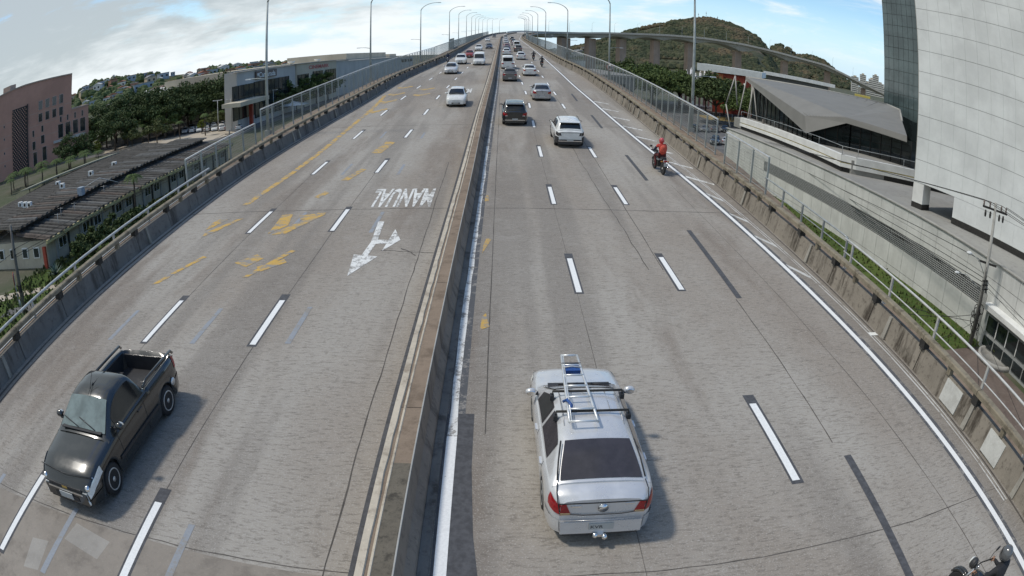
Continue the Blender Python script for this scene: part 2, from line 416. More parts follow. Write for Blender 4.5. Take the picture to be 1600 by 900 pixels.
RB = curve((-12, 11.15), (17, 11.15), (26, 11.3), (33, 11.2), (41, 11.1), (61, 11.25), (84, 11.45), (107, 10.5), (136, 10), (184, 10.0), (254, 10.6), (289, 11.4), (324, 12.5), (359, 14), (394, 16.5), (429, 20), (464, 25), (480, 28))
WLF = curve((-12, 2.15), (38, 2.15), (44, 3.3), (480, 3.3)); WRF = curve((-12, 1.9), (27, 1.9), (32, 2.9), (480, 2.9))
LO = lambda s: LB(s) - WLF(s)
RO = lambda s: RB(s) + WRF(s)
def P(x, s, n=0.0): return Vector((x, s, Z(s) + n))
S0, S1 = -14.0, 480.0
def path_mat(xf, s, dx=0.0, n=0.0, ds=1.5):
    """frame at a point of the line xf: local y runs along it"""
    a = P(xf(s - ds) + dx, s - ds, n); b = P(xf(s + ds) + dx, s + ds, n)
    y = (b - a).normalized(); x = y.cross(Vector((0, 0, 1))).normalized(); z = x.cross(y)
    m = Matrix((x, y, z)).transposed().to_4x4(); m.translation = P(xf(s) + dx, s, n); return m
def stations(a, b):
    out = []; s = a
    while s < b: out.append(s); s += 1.0 if s < 60 else (2.5 if s < 160 else 6.0)
    return out + [b]
def sweep(mb, xf, prof, a, b, m=None, closed=True, smooth=False):
    """profile of (dx, n) swept along the line xf"""
    st = stations(a, b); k = len(prof); vs = []
    for s in st:
        for dx, n in prof: vs.append(P(xf(s) + dx, s, n))
    r = range(k if closed else k - 1)
    fs = [(i * k + j, i * k + (j + 1) % k, (i + 1) * k + (j + 1) % k, (i + 1) * k + j) for i in range(len(st) - 1) for j in r]
    if closed: fs += [tuple(range(k)), tuple(range((len(st) - 1) * k, len(st) * k))[::-1]]
    mb.add(vs, fs, m, smooth)
def strip(xf, a, b, w, n, mat, name, parent, dx=0.0, wob=0.0, wf=None):
    st = stations(a, b) if b - a > 4 else [a + (b - a) * i / 4 for i in range(5)]
    mb = MB(); vs = []
    for s in st:
        h = (wf(s) if wf else w) / 2
        vs += [P(xf(s) + dx - h + rnd.uniform(-wob, wob), s, n), P(xf(s) + dx + h + rnd.uniform(-wob, wob), s, n)]
    mb.add(vs, [(2 * i, 2 * i + 1, 2 * i + 3, 2 * i + 2) for i in range(len(st) - 1)], mat)
    return mb.build(name, mat, parent)
# ------------------------------------------------------------------ ground, deck and road
def ground():
    mb = MB(); vs = [(0, 0, -8.0)]; n = 48; rr = [40, 90, 160, 260, 420, 700, 1200, 2200, 4500, 9000]
    for r in rr:
        for k in range(n): vs.append((r * math.sin(2 * PI * k / n), r * math.cos(2 * PI * k / n), -8.0))
    fs = [(0, 1 + k, 1 + (k + 1) % n) for k in range(n)]
    for i in range(len(rr) - 1):
        for k in range(n):
            a = 1 + i * n + k; b = 1 + i * n + (k + 1) % n; fs.append((a, a + n, b + n, b))
    mb.add(vs, fs)
    return tag(mb.build('ground', mat_ground('town_ground', (0.07, 0.085, 0.045), (0.12, 0.115, 0.085), (0.17, 0.15, 0.12))), kind='structure')
ground()

def deck():
    mb = MB(); st = stations(S0, S1); m = 12; vs = []
    for s in st:
        a, b = LB(s) - 0.35, RB(s) + 0.35
        for j in range(m + 1): vs.append(P(a + (b - a) * j / m, s))
    k = m + 1
    mb.add(vs, [(i * k + j, i * k + j + 1, (i + 1) * k + j + 1, (i + 1) * k + j) for i in range(len(st) - 1) for j in range(m)], ROAD)
    road = tag(mb.build('road'), kind='structure')
    mb = MB()
    for xi, xo, sg in ((LB, LO, -1), (RB, RO, 1)):
        vs = []
        for s in st: vs += [P(xi(s) + sg * .3, s, -.02), P(xo(s), s, -.02), P(xo(s), s, -.55), P(xo(s) - sg * .6, s, -.8), P(xi(s) + sg * .3, s, -1.4)]
        mb.add(vs, [(i * 5 + j, i * 5 + (j + 1) % 5, i * 5 + 5 + (j + 1) % 5, i * 5 + 5 + j) for i in range(len(st) - 1) for j in range(5)], DECKC)
    vs = []
    for s in st: vs += [P(LB(s) - 0.3, s, -1.4), P(RB(s) + 0.3, s, -1.4)]
    mb.add(vs, [(2 * i, 2 * i + 1, 2 * i + 3, 2 * i + 2) for i in range(len(st) - 1)], DECKC)
    mb.build('girder', None, road)
    # raised side walkways outside the parapets, in lengths
    for nm, xf, xo, sg in (('walkway_slab', LB, LO, -1), ('walkway_slab', RB, RO, 1)):
        s = S0
        while s < S1:
            e = min(s + 9, 150) if s < 150 else S1; q = MB(); vs = []; ss = stations(s, e - .04)
            for y in ss: vs += [P(xf(y) + sg * .42, y, 0), P(xf(y) + sg * .42, y, .14), P(xo(y) - sg * .03, y, .14), P(xo(y) - sg * .03, y, 0)]
            q.add(vs, [(i * 4 + j, i * 4 + (j + 1) % 4, i * 4 + 4 + (j + 1) % 4, i * 4 + 4 + j) for i in range(len(ss) - 1) for j in range(4)], CONC_TOP); q.build(nm, None, road); s = e
    # columns below
    for s in (5, 40, 75, 110, 145, 180, 215, 250, 285, 320, 355, 390, 425, 460):
        q = MB(); x0, x1 = LB(s) * 0.6 + RB(s) * 0.4, LB(s) * 0.4 + RB(s) * 0.6
        for x in (x0 - 4, x1 + 4): q.box((x, s, (Z(s) - 1.4 - 9) / 2), (1.8, 1.8, Z(s) - 1.4 + 9), DECKC)
        q.build('pier', None, road)
    return road
ROADO = deck()

def flat(pts, name, mat, n=0.006):
    """a flat painted polygon from (x, s) corners"""
    mb = MB(); mb.add([P(x, s, n) for x, s in pts], [tuple(range(len(pts)))], mat); return mb.build(name, mat, ROADO)
def dash_row(xf, s0, ln, per, k, w, mat=WHITE_P, back=True, dx=0.0):
    for i in range(k):
        s = s0 + per * i
        if back: strip(xf, s - 0.1, s + ln + rnd.uniform(.25, .5), w + 0.11, 0.004, TAR, 'blackout_strip', ROADO, dx + rnd.uniform(-.02, .03))
        strip(xf, s, s + ln, w, 0.009, mat, 'lane_dash', ROADO, dx)
dash_row(LBB, 8.36, 2.75, 9.05, 12, 0.17)
dash_row(LA, -1.0, 2.75, 9.1, 14, 0.17)
dash_row(LC, 4.75, 2.75, 9.05, 12, 0.17)
dash_row(LD, 4.6, 2.75, 9.1, 12, 0.16)
# old dashes painted over in grey
for x, s, l in ((-11.07, 13.69, 2.0), (-8.03, 13.74, 2.2), (-5.24, 13.92, 2.2), (-8.14, 4.6, 2.1), (-5.3, 4.6, 2.5), (-11.1, 5.0, 1.9), (-4.6, 22.6, 2.6), (-7.95, 22.9, 2.4), (-4.85, 31.4, 2.2), (-7.8, 31.6, 2.4), (-4.7, 40.6, 2.0), (-7.4, 41.0, 2.2)):
    flat([(x - .09, s), (x + .07, s), (x + .10, s + l), (x - .04, s + l)], 'overpainted_dash', GREYD, 0.005)
# blacked-out old lane marks on the right-hand carriageway
for a, b in (((7.17, 8.9), (6.98, 4.6)), ((7.52, 23.15), (7.34, 16.79)), ((7.58, 36.4), (7.53, 30.7)), ((7.55, 50.5), (7.5, 44.8)), ((7.5, 64), (7.4, 58.5))):
    w = .095
    flat([(b[0] - w, b[1]), (b[0] + w, b[1]), (a[0] + w, a[1]), (a[0] - w, a[1])], 'blackout_strip', TAR, 0.006)
# edge line with its dark backing, left edge line along the median
strip(ER, S0, 420, 0.40, 0.004, TAR_F, 'edge_line_backing', ROADO, 0.02)
strip(ER, S0, 420, 0.17, 0.009, WHITE_P, 'edge_line', ROADO)
strip(WL_, S0, 11.0, 0.56, 0.004, TAR, 'median_line_backing', ROADO, 0.13)
strip(WL_, 11.0, 300, 0.34, 0.004, TAR_F, 'median_line_backing', ROADO, 0.06)
strip(WL_, S0, 10.2, 0.2, 0.009, WHITE_P, 'median_line', ROADO)
strip(WL_, 10.2, 38, 0.17, 0.009, WHITE_W, 'median_line', ROADO, 0, 0.025)
strip(WL_, 38, 300, 0.14, 0.009, mat_worn('fading_white_line', (0.55, 0.55, 0.54), 0.5, scale=1.2), 'median_line', ROADO)
flat([(-.62, S0), (-.36, S0), (-.28, 5.6), (-.45, 10.2), (-.62, 10.4)], 'blackout_patch', TAR, 0.0055)
flat([(-.33, S0), (-.12, S0), (-.12, 5.0), (-.42, 8.2), (-.46, 8.0)], 'blackout_patch', TAR, 0.0065)
strip(MC, S0, 300, 0.22, 0.005, TAR, 'blackout_strip', ROADO, -0.50)
# hatching between the edge line and the parapet
HAT = [19.3, 22.4, 25.3, 28.4, 31.6, 34.9, 38.4, 42.0, 45.8, 49.8, 54, 58.4]
for s in HAT:
    x = ER(s)
    flat([(x + .16, s + 0.05), (x + .62 + (s > 30) * .65, s - 1.0 - (s > 30) * .3), (x + .68 + (s > 30) * .65, s - .70 - (s > 30) * .3), (x + .16, s + 0.40)], 'hatch_bar', WHITE_WW if s < 30 else WHITE_W, 0.007)
for dx in (0.62, 0.74): strip(ER, 6, 40, 0.035, 0.0075, WHITE_WW, 'old_guide_line', ROADO, dx, 0.012)
strip(RB, S0, 200, 0.06, 0.006, SEAL, 'gutter_joint', ROADO, -0.10, 0.01)
strip(LB, S0, 200, 0.10, 0.006, SEAL, 'gutter_joint', ROADO, 0.22, 0.02)
strip(LB, S0, 120, 0.05, 0.006, SEAL, 'gutter_joint', ROADO, 0.48, 0.02)
# worn lettering and the arrow for oncoming drivers
def road_text(txt, x0, x1, s0, s1, mat, bold=0.02):
    me = text_data(txt, 1.0, 1.0, mat, bold)
    for v in me.vertices:
        u, w = v.co.x, v.co.y; v.co = P(x1 + (x0 - x1) * u, s1 + (s0 - s1) * w, 0.009)
    o = link('road_lettering', me, ROADO); return o
road_text('MANUAL', -5.42, -2.68, 25.85, 28.75, WHITE_W, 0.03)
road_text('MANUAL', -4.95, -2.4, 63.6, 67.5, WHITE_W, 0.03)
flat([(-4.60, 18.4), (-3.92, 20.1), (-4.78, 20.3)], 'arrow_head', WHITE_W, 0.009)
flat([(-4.50, 20.2), (-4.28, 20.15), (-4.18, 21.55), (-4.40, 21.6)], 'arrow_stem', WHITE_W, 0.0085)
flat([(-4.40, 21.5), (-4.18, 21.5), (-4.30, 23.9), (-4.54, 23.9)], 'arrow_stem', WHITE_W, 0.008)
flat([(-4.30, 21.35), (-3.70, 21.35), (-3.70, 21.75), (-4.30, 21.8)], 'arrow_branch', WHITE_W, 0.0075)
flat([(-3.86, 20.6), (-3.36, 21.75), (-3.72, 22.95)], 'arrow_head', WHITE_W, 0.009)
flat([(-4.4, 58.6), (-4.05, 58.6), (-4.0, 62.2), (-4.3, 62.4)], 'arrow_stem', WHITE_W, 0.009)
flat([(-4.05, 60.6), (-2.9, 60.9), (-3.2, 61.9), (-4.05, 61.6)], 'arrow_branch', WHITE_W, 0.008)
# worn yellow hatching of the left lanes
Y = [[(-11.66, 22.3), (-10.85, 24.4), (-10.72, 24.75), (-11.2, 24.0), (-11.75, 22.9)], [(-11.95, 24.2), (-11.8, 24.7), (-11.35, 24.6), (-11.7, 23.6), (-11.9, 23.2)],
     [(-11.55, 23.2), (-10.9, 24.6), (-10.62, 24.7), (-11.4, 22.8)],
     [(-8.75, 22.6), (-8.9, 25.0), (-8.45, 25.1), (-8.2, 23.6)], [(-8.55, 22.5), (-8.0, 22.6), (-6.95, 25.0), (-7.35, 25.2), (-8.2, 23.3)], [(-8.1, 24.9), (-7.0, 25.2), (-7.1, 24.7), (-7.9, 24.3)],
     [(-11.5, 18.0), (-11.2, 18.3), (-10.4, 20.2), (-10.62, 20.3), (-11.0, 19.3)], [(-11.6, 17.7), (-11.3, 18.5), (-11.1, 18.4), (-11.35, 17.8)],
     [(-8.2, 18.3), (-8.0, 18.3), (-7.0, 20.7), (-7.2, 20.8)], [(-9.0, 19.6), (-8.4, 20.4), (-8.0, 20.0), (-8.4, 19.2)], [(-8.0, 19.2), (-7.2, 19.9), (-7.0, 19.6), (-7.7, 18.8)],
     [(-8.2, 27.6), (-7.9, 27.4), (-7.6, 28.3), (-7.9, 28.5)], [(-7.6, 30.5), (-7.2, 30.4), (-6.7, 32.6), (-7.0, 32.8)], [(-7.2, 36.6), (-6.6, 36.4), (-6.2, 39.5), (-6.8, 39.8)],
     [(-0.42, 26.6), (-0.25, 26.7), (-0.28, 27.6), (-0.42, 27.4)], [(-0.4, 20.4), (-0.1, 21.8), (-0.28, 21.9), (-0.38, 21.2)], [(-.36, 14.8), (-.12, 15.0), (-.22, 15.8), (-.32, 15.6)]]
for p in Y: flat(p, 'yellow_mark', YELLOW_W, 0.0078)
mb = MB(); vs = []
for i, (x, s) in enumerate(((-11.3, 26.7), (-10.95, 30), (-10.72, 32.7), (-10.5, 36.5), (-10.41, 40.2), (-10.36, 47), (-10.32, 53), (-10.5, 58), (-10.79, 63))):
    vs += [P(x - .17, s, .0078), P(x + .15, s, .0078)]
mb.add(vs, [(2 * i, 2 * i + 1, 2 * i + 3, 2 * i + 2) for i in range(8)]); mb.build('yellow_line', YELLOW_W, ROADO)
for s in (52, 57.5, 63, 69):
    flat([(-10.6, s), (-9.9, s - .6), (-8.95, s + 1.2), (-9.1, s + 2.0), (-9.9, s + .6), (-10.5, s + 1.2)], 'yellow_mark', YELLOW_W, 0.0085)
for s in (62, 67):
    flat([(-8.0, s), (-7.3, s - .5), (-6.3, s + 1.1), (-6.5, s + 1.8), (-7.2, s + .6), (-7.9, s + 1.0)], 'yellow_mark', YELLOW_W, 0.0085)
# joints between the concrete slabs and long cracks
def crackline(a, b, n, amp, w, name='slab_joint', hgt=0.0035):
    mb = MB(); vs = []; d = Vector((b[0] - a[0], b[1] - a[1])); pr = Vector((-d.y, d.x)).normalized(); off = 0
    for i in range(n + 1):
        off = off * 0.8 + rnd.uniform(-amp, amp); t = i / n; ww = w * rnd.uniform(.6, 1.3) / 2
        for sg in (-1, 1): vs.append(P(a[0] + d.x * t + pr.x * (off + sg * ww), a[1] + d.y * t + pr.y * (off + sg * ww), hgt))
    mb.add(vs, [(2 * i, 2 * i + 1, 2 * i + 3, 2 * i + 2) for i in range(n)]); return mb.build(name, SEAL, ROADO)
for s in (6.5, 25.6, 45.4, 65.4, 85.4, 105.4):
    crackline((LB(s) + .3, s), (MC(s) - .6, s), 26, 0.02, 0.045 if s > 7 else 0.02)
    crackline((WL_(s) + .3, s), (RB(s) - .2, s), 26, 0.02, 0.045 if s > 7 else 0.02)
crackline((-2.72, -10), (-2.45, 34), 90, 0.018, 0.028, 'long_crack', 0.0037)
crackline((-6.22, -10), (-6.1, 32), 60, 0.008, 0.018, 'long_joint', 0.0039); crackline((-9.7, -10), (-9.5, 32), 60, 0.008, 0.018, 'long_joint', 0.0039)
crackline((-.18, 10.3), (.42, 62), 70, 0.006, 0.026, 'long_joint', 0.0039); crackline((2.2, -8), (2.62, 46), 60, 0.006, 0.014, 'long_joint', 0.0031)
crackline((5.45, 19), (5.7, 64), 60, 0.01, 0.028, 'long_joint', 0.0039); crackline((4.95, 19), (4.5, 40), 50, 0.03, 0.03, 'long_crack', 0.0037)
crackline((7.2, 16.7), (7.02, 9.4), 20, 0.01, 0.026, 'long_joint', 0.0039); crackline((9.05, -4), (8.6, 30), 50, 0.01, 0.016, 'long_joint', 0.0039)
crackline((-3.9, 20.7), (-1.95, 20.4), 24, 0.03, 0.04, 'long_crack', 0.0042); crackline((-3.2, 20.9), (-2.6, 20.2), 8, 0.04, 0.06, 'long_crack', 0.0044)
# repair slabs at the near left, seen under the pickup
SLABM = mat_conc('patched_concrete', (0.30, 0.265, 0.225), (0.16, 0.14, 0.12), 0.5, 1.0, False)
flat([(-14, 6.35), (-14, S0), (-2.5, S0), (-2.5, 6.35), (-6, 6.45)], 'repair_slab', SLABM, 0.002)
SLABL = mat_conc('light_patch_concrete', (0.36, 0.335, 0.30), (0.25, 0.23, 0.2), 0.3, 1.0, False)
flat([(-7.9, 6.3), (-8.0, 5.75), (-6.95, 5.55), (-6.85, 6.1)], 'repair_patch', SLABL, 0.003)
flat([(-8.9, 5.4), (-8.75, 4.5), (-8.3, 4.6), (-8.4, 5.5)], 'repair_patch', SLABL, 0.003)

# ------------------------------------------------------------------ parapets, median, fences
def place(o, M): o.matrix_world = M; return o
def child_at(name, me, parent, M):
    o = link(name, me, parent); o.matrix_basis = M; return o
RIBM = mat_conc('pale_rib', (0.34, 0.32, 0.28), (0.14, 0.125, 0.105), 0.6, 2.0)
def parapet(name, label, xf, sg, wallm, near):
    t = thing(name, label, 'parapet wall')
    pf = [(0.0, -0.05), (sg * .05, .12), (sg * .17, .69), (sg * .36, .69), (sg * .36, -.05)]
    def seg(prof, ln, m, capn=True):
        mb = MB(); vs = []
        for y in (-ln / 2, ln / 2):
            for dx, n in prof: vs.append((dx, y, n))
        k = len(prof); mb.add(vs, [(j, (j + 1) % k, (j + 1) % k + k, j + k) for j in range(k)] + [tuple(range(k)), tuple(range(k, 2 * k))[::-1]], m)
        return mb.data(name + '_piece')
    me_wall = seg(pf, 2.965, wallm)
    me_beam = seg([(sg * .08, .93), (sg * .08, 1.05), (sg * .11, 1.08), (sg * .29, 1.08), (sg * .32, 1.05), (sg * .32, .93)], 2.985, CONC_RAIL)
    pb = MB(); pb.box((sg * .21, 0, .805), (.24, .26, .245), DARKM); me_post = pb.data('rail_post')
    pb = MB(); pb.box((sg * .21, 0, .805), (.16, .16, .245), CONC_RAIL); me_stub = pb.data('rail_stub')
    pb = MB(); pb.hexa([(-.0 * sg - .0, -.09, 0), (-.05 * sg, -.09, 0.02), (-.05 * sg, .09, .02), (0, .09, 0), (sg * .17, -.07, .69), (sg * .11, -.07, .69), (sg * .11, .07, .69), (sg * .17, .07, .69)], RIBM if near else CONC_D); me_rib = pb.data('wall_rib')
    pb = MB(); pb.box((sg * .10, 0, .02), (.16, 2.97, .10), CONC_TOP); me_base = pb.data('wall_footing')
    s = -7.5; i = 0
    while s < 118:
        M = path_mat(xf, s)
        child_at('wall_panel', me_wall, t, M); child_at('rail_beam', me_beam, t, M)
        M2 = path_mat(xf, s - 1.5)
        child_at('rail_post', me_post, t, M2)
        if i % 3 != 1: child_at('rail_stub', me_stub, t, M)
        if rnd.random() < (.6 if near else .45): child_at('wall_rib', me_rib, t, path_mat(xf, s - 1.5 + rnd.choice((0, 0, .9, 1.9))))
        s += 3.0; i += 1
    mb = MB(); sweep(mb, xf, pf, 116.6, S1, wallm); o = mb.build('far_wall', None, t); o['kind'] = 'stuff'
    mb = MB(); sweep(mb, xf, [(sg * .08, .93), (sg * .08, 1.05), (sg * .11, 1.08), (sg * .29, 1.08), (sg * .32, 1.05), (sg * .32, .93)], 116.6, S1, CONC_RAIL)
    s = 118
    while s < S1 - 3:
        M = path_mat(xf, s); mb.box(M @ Vector((sg * .27, 0, .80)), (.26, .24, .2), DARKM); s += 3
    o = mb.build('far_rail', None, t); o['kind'] = 'stuff'
    return t
PL = parapet('parapet_wall', 'dark grey concrete parapet with a beam rail along the left carriageway', LB, -1, CONC_D, True)
PR = parapet('parapet_wall', 'stained brown concrete parapet with a beam rail along the right carriageway', RB, 1, CONC, True)
PATCHW = mat_conc('fresh_white_patch', (0.55, 0.55, 0.52), (0.4, 0.39, 0.36), 0.4, 2.0, False)
for s in (10.0, 7.55):
    mb = MB(); mb.hexa([(-.006, -.42, .06), (.10, -.42, .05), (.10, .42, .05), (-.006, .42, .06), (.115, -.42, .64), (.2, -.42, .64), (.2, .42, .64), (.115, .42, .64)], PATCHW)
    child_at('white_patch', mb.data('white_patch'), PR, path_mat(RB, s))

def median():
    t = thing('median_barrier', 'brown concrete median barrier with a cream painted edge between the carriageways', 'median barrier')
    prof = [(-.30, -.05), (-.26, .80), (.26, .80), (.30, .30), (.42, .12), (.45, -.05)]
    s = S0
    while s < 150:
        e = s + 6; q = MB(); sweep(q, MC, prof, s, e - .02, CONC_TOP); q.build('barrier_block', None, t); s = e
    q = MB(); sweep(q, MC, prof, s, S1, CONC_TOP); q.build('barrier_block', None, t)
    q = MB(); st = [S0 + i * .5 for i in range(150)] + stations(61, S1); st = sorted(set(st)); vs = []
    for x in st:
        w = rnd.uniform(-.018, .018) if x < 61 else 0
        for dx, n in ((-.275, .74), (-.275, .835), (-.16 + w, .835), (-.145 + w, .803)): vs.append(P(MC(x) + dx, x, n))
    q.add(vs, [(i * 4 + j, i * 4 + j + 1, i * 4 + j + 5, i * 4 + j + 4) for i in range(len(st) - 1) for j in range(3)], CREAM)
    q.build('cream_edge', None, t)
    q = MB(); sweep(q, MC, [(-.10, .80), (-.085, .815), (-.06, .815), (-.05, .80)], S0, 120, CREAM); q.build('drain_lip', None, t)
    q = MB(); sweep(q, MC, [(.235, .795), (.24, .812), (.263, .812), (.268, .79)], S0, 200, CONC_L); q.build('edge_lip', None, t)
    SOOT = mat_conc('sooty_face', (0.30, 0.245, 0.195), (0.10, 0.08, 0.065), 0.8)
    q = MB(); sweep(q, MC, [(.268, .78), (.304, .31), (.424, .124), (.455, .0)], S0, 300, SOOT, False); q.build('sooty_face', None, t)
    q = MB(); sweep(q, MC, [(.45, 0), (.45, .05), (.62, .045), (.62, 0)], S0, 200, CONC_D); q.build('gutter_kerb', None, t)
    GRIT = mat_conc('mossy_top', (0.16, 0.14, 0.11), (0.05, 0.045, 0.038), 0.8, 3.0, False)
    q = MB(); sweep(q, MC, [(-.05, .803), (-.05, .806), (.235, .806), (.235, .803)], S0, 8.3, GRIT); q.build('mossy_patch', None, t)
median()

def fence(name, label, xf, sg, runs, pipe_runs):
    t = thing(name, label, 'fence')
    far = MB()
    for a, b, dx, top, pitch in runs:
        n = int((b - a) / pitch)
        pm = MB(); pm.box((0, 0, top / 2 + .07), (.08, .09, top - .14), STEEL_P); pme = pm.data('fence_post')
        h = top - .42; w = pitch - .16; mm = MB()
        for i in range(int(w / .11)): x = -w / 2 + .05 + i * .11; mm.box((0, x, .28 + h / 2), (.006, .006, h), MESHW)
        for i in range(int(h / .15) + 1): mm.box((0, 0, .28 + i * .15), (.007, w, .007), MESHW)
        for x in (-w / 2, w / 2): mm.box((0, x, .28 + h / 2), (.02, .018, h), STEEL_P)
        for z in (.28, .28 + h): mm.box((0, 0, z), (.021, w + .03, .02), STEEL_P)
        mme = mm.data('mesh_panel')
        rm = MB(); rm.box((0, 0, top + .02), (.10, pitch, .075), PIPE); rme = rm.data('top_rail')
        for i in range(n + 1):
            s = a + i * pitch
            child_at('fence_post', pme, t, path_mat(xf, s, dx))
            if i < n:
                M = path_mat(xf, s + pitch / 2, dx); child_at('mesh_panel', mme, t, M); child_at('top_rail', rme, t, M)
    for a, b, dx, h, pitch, m, r in pipe_runs:
        n = int((b - a) / pitch)
        pts = [P(xf(a + (b - a) * i / 24) + dx, a + (b - a) * i / 24, h) for i in range(25)]
        mb = MB(); mb.tube(pts, r, m, 8); mb.build('pipe_rail', None, t)
        mb = MB(); mb.tube([p - Vector((0, 0, h * .45)) for p in pts], r * .6, m, 6); mb.build('lower_rail', None, t)
        pm = MB(); pm.box((0, 0, h / 2 + .05), (.07, .09, h - .1), m); pm.box((-sg * .16, 0, .2), (.26, .07, .12), m); pme = pm.data('rail_post')
        for i in range(n + 1): child_at('rail_post', pme, t, path_mat(xf, a + i * pitch, dx))
    for a, b, dx, top in ((120, 400, runs[-1][2], runs[-1][3]),):
        q = MB(); sweep(q, xf, [(dx - .05, top - .03), (dx - .05, top + .07), (dx + .05, top + .07), (dx + .05, top - .03)], a, b, STEEL_P)
        s = a
        while s < b:
            q.box(P(xf(s) + dx, s, top / 2), (.11, .11, top), STEEL_P); s += 2.0
        for i in range(12): sweep(q, xf, [(dx - .006, .3 + i * .17), (dx + .006, .3 + i * .17), (dx + .006, .325 + i * .17)], a, b, MESHW)
        o = q.build('far_fence', None, t); o['kind'] = 'stuff'
    return t
fence('mesh_fence', 'grey mesh fence with steel posts outside the left parapet', LB, -1,
      [(29.6, 41.0, -2.0, 1.72, 1.9), (41.3, 119, -2.55, 2.3, 1.94)], [(-8, 29.6, -.62, 1.16, 3.1, PIPE, .055)])
fence('mesh_fence', 'grey mesh fence with steel posts outside the right parapet', RB, 1,
      [(28.6, 36.8, 1.9, 1.98, 2.05), (37.1, 119, 2.15, 2.35, 1.95)], [(-8, 19.6, 1.5, 1.08, 3.0, PIPE, .042), (19.9, 28.4, 1.75, 1.02, 2.1, STEEL, .035)])

# ------------------------------------------------------------------ lamp posts
def lamp_post():
    t = thing('street_lamp', 'x', 'lamp post')
    mb = MB(); mb.tube([(0, 0, .35), (0, 0, 5), (0, 0, 10.0)], [.125, .10, .07], STEEL_P, 10); mb.build('pole', None, t)
    mb = MB(); mb.box((0, 0, .18), (.42, .42, .5), CONC_L); mb.build('pole_base', None, t)
    mb = MB(); pts = []
    for i in range(10):
        a = i / 9; pts.append((2.9 * a ** 1.6, 0, 10.0 + 1.55 * math.sin(a * PI / 2)))
    mb.tube(pts, [.07 - .025 * i / 9 for i in range(10)], STEEL_P, 8); mb.build('arm', None, t)
    mb = MB(); mb.box((3.2, 0, 11.54), (.75, .26, .11), LAMPW, None, .8); h = mb.build('lamp_head', None, t)
    mb = MB(); mb.box((3.25, 0, 11.475), (.5, .2, .03), CLR_L); mb.build('lens', None, h)
    mb = MB(); mb.tube([(0, 0, 4.2), (-.7, 0, 4.32), (-1.25, 0, 4.34)], [.04, .035, .03], STEEL_P, 6); mb.build('walkway_arm', None, t)
    mb = MB(); mb.box((-1.5, 0, 4.33), (.5, .18, .08), LAMPW, None, .8); mb.build('walkway_lamp', None, t)
    mb = MB(); mb.box((0, .12, 2.2), (.16, .1, .34), STEEL); mb.build('junction_box', None, t)
    return t
_lp = lamp_post()
LEFTP = [(-16.24, 43.8), (-15.19, 78.3), (-13.2, 114.5), (-10.6, 149), (-10.5, 184), (-9.9, 219), (-9.5, 254), (-9.1, 289), (-8.6, 324), (-7.4, 359), (-5.4, 394), (-2.5, 429), (2.3, 464)]
RIGHTP = [(14.0, 44.6), (14.0, 80.2), (12.3, 113), (11.2, 149), (11.6, 184), (12.0, 219), (12.5, 254), (13.1, 289), (14.0, 324), (15.6, 359), (18.5, 394), (22, 429)]
for side, pts, rz in (('left', LEFTP, 0.0), ('right', RIGHTP, PI)):
    for i, (x, s) in enumerate(pts):
        o = _lp if (side == 'left' and i == 0) else dup(_lp)
        o['label'] = 'tall grey curved-arm lamp post, %s from the camera on the %s parapet' % (ORD[i], side)
        o['group'] = 'lamp posts along the bridge'
        o.location = P(x, s, -.05); o.rotation_euler = (0, 0, rz + rnd.uniform(-.06, .06))
        if s > 100: o.scale = (1, 1, .93)
# ------------------------------------------------------------------ far viaduct
VIN = [(28, 480, 22.7), (33, 500, 23.8), (41, 518, 24.9), (52, 530, 25.5), (70, 534.5, 25.9), (88.5, 532.4, 27.0), (117, 526.9, 28.0), (142.7, 520.5, 29.0), (168.3, 512.8, 29.2), (198.9, 501.7, 27.9), (219.2, 493.2, 25.9), (244.5, 481.2, 22.9), (264.6, 470.4, 20.9), (289.8, 455.4, 12.8), (312.4, 440.2, 6.5), (330, 425, 2.5)]
VOUT = [(8, 480, 22.9), (13, 502, 24.2), (20, 524, 25.4), (33, 546, 26.0), (62, 557, 26.4), (92, 554, 27.0), (122, 548, 28.0), (149, 541.5, 29.0), (176, 533, 29.2), (207, 521.5, 27.9), (228.5, 512.5, 25.9), (254, 500.5, 22.9), (276, 490, 20.9), (302, 474, 12.8), (326, 458, 6.5), (345, 443, 2.5)]
def resample(pts, n):
    a = np.array(pts, float); d = np.r_[0, np.cumsum(np.linalg.norm(np.diff(a[:, :2], axis=0), axis=1))]; t = np.linspace(0, d[-1], n)
    r = np.stack([np.interp(t, d, a[:, i]) for i in range(3)], 1)
    for _ in range(3): r[1:-1] = (r[:-2] + 2 * r[1:-1] + r[2:]) / 4
    return r
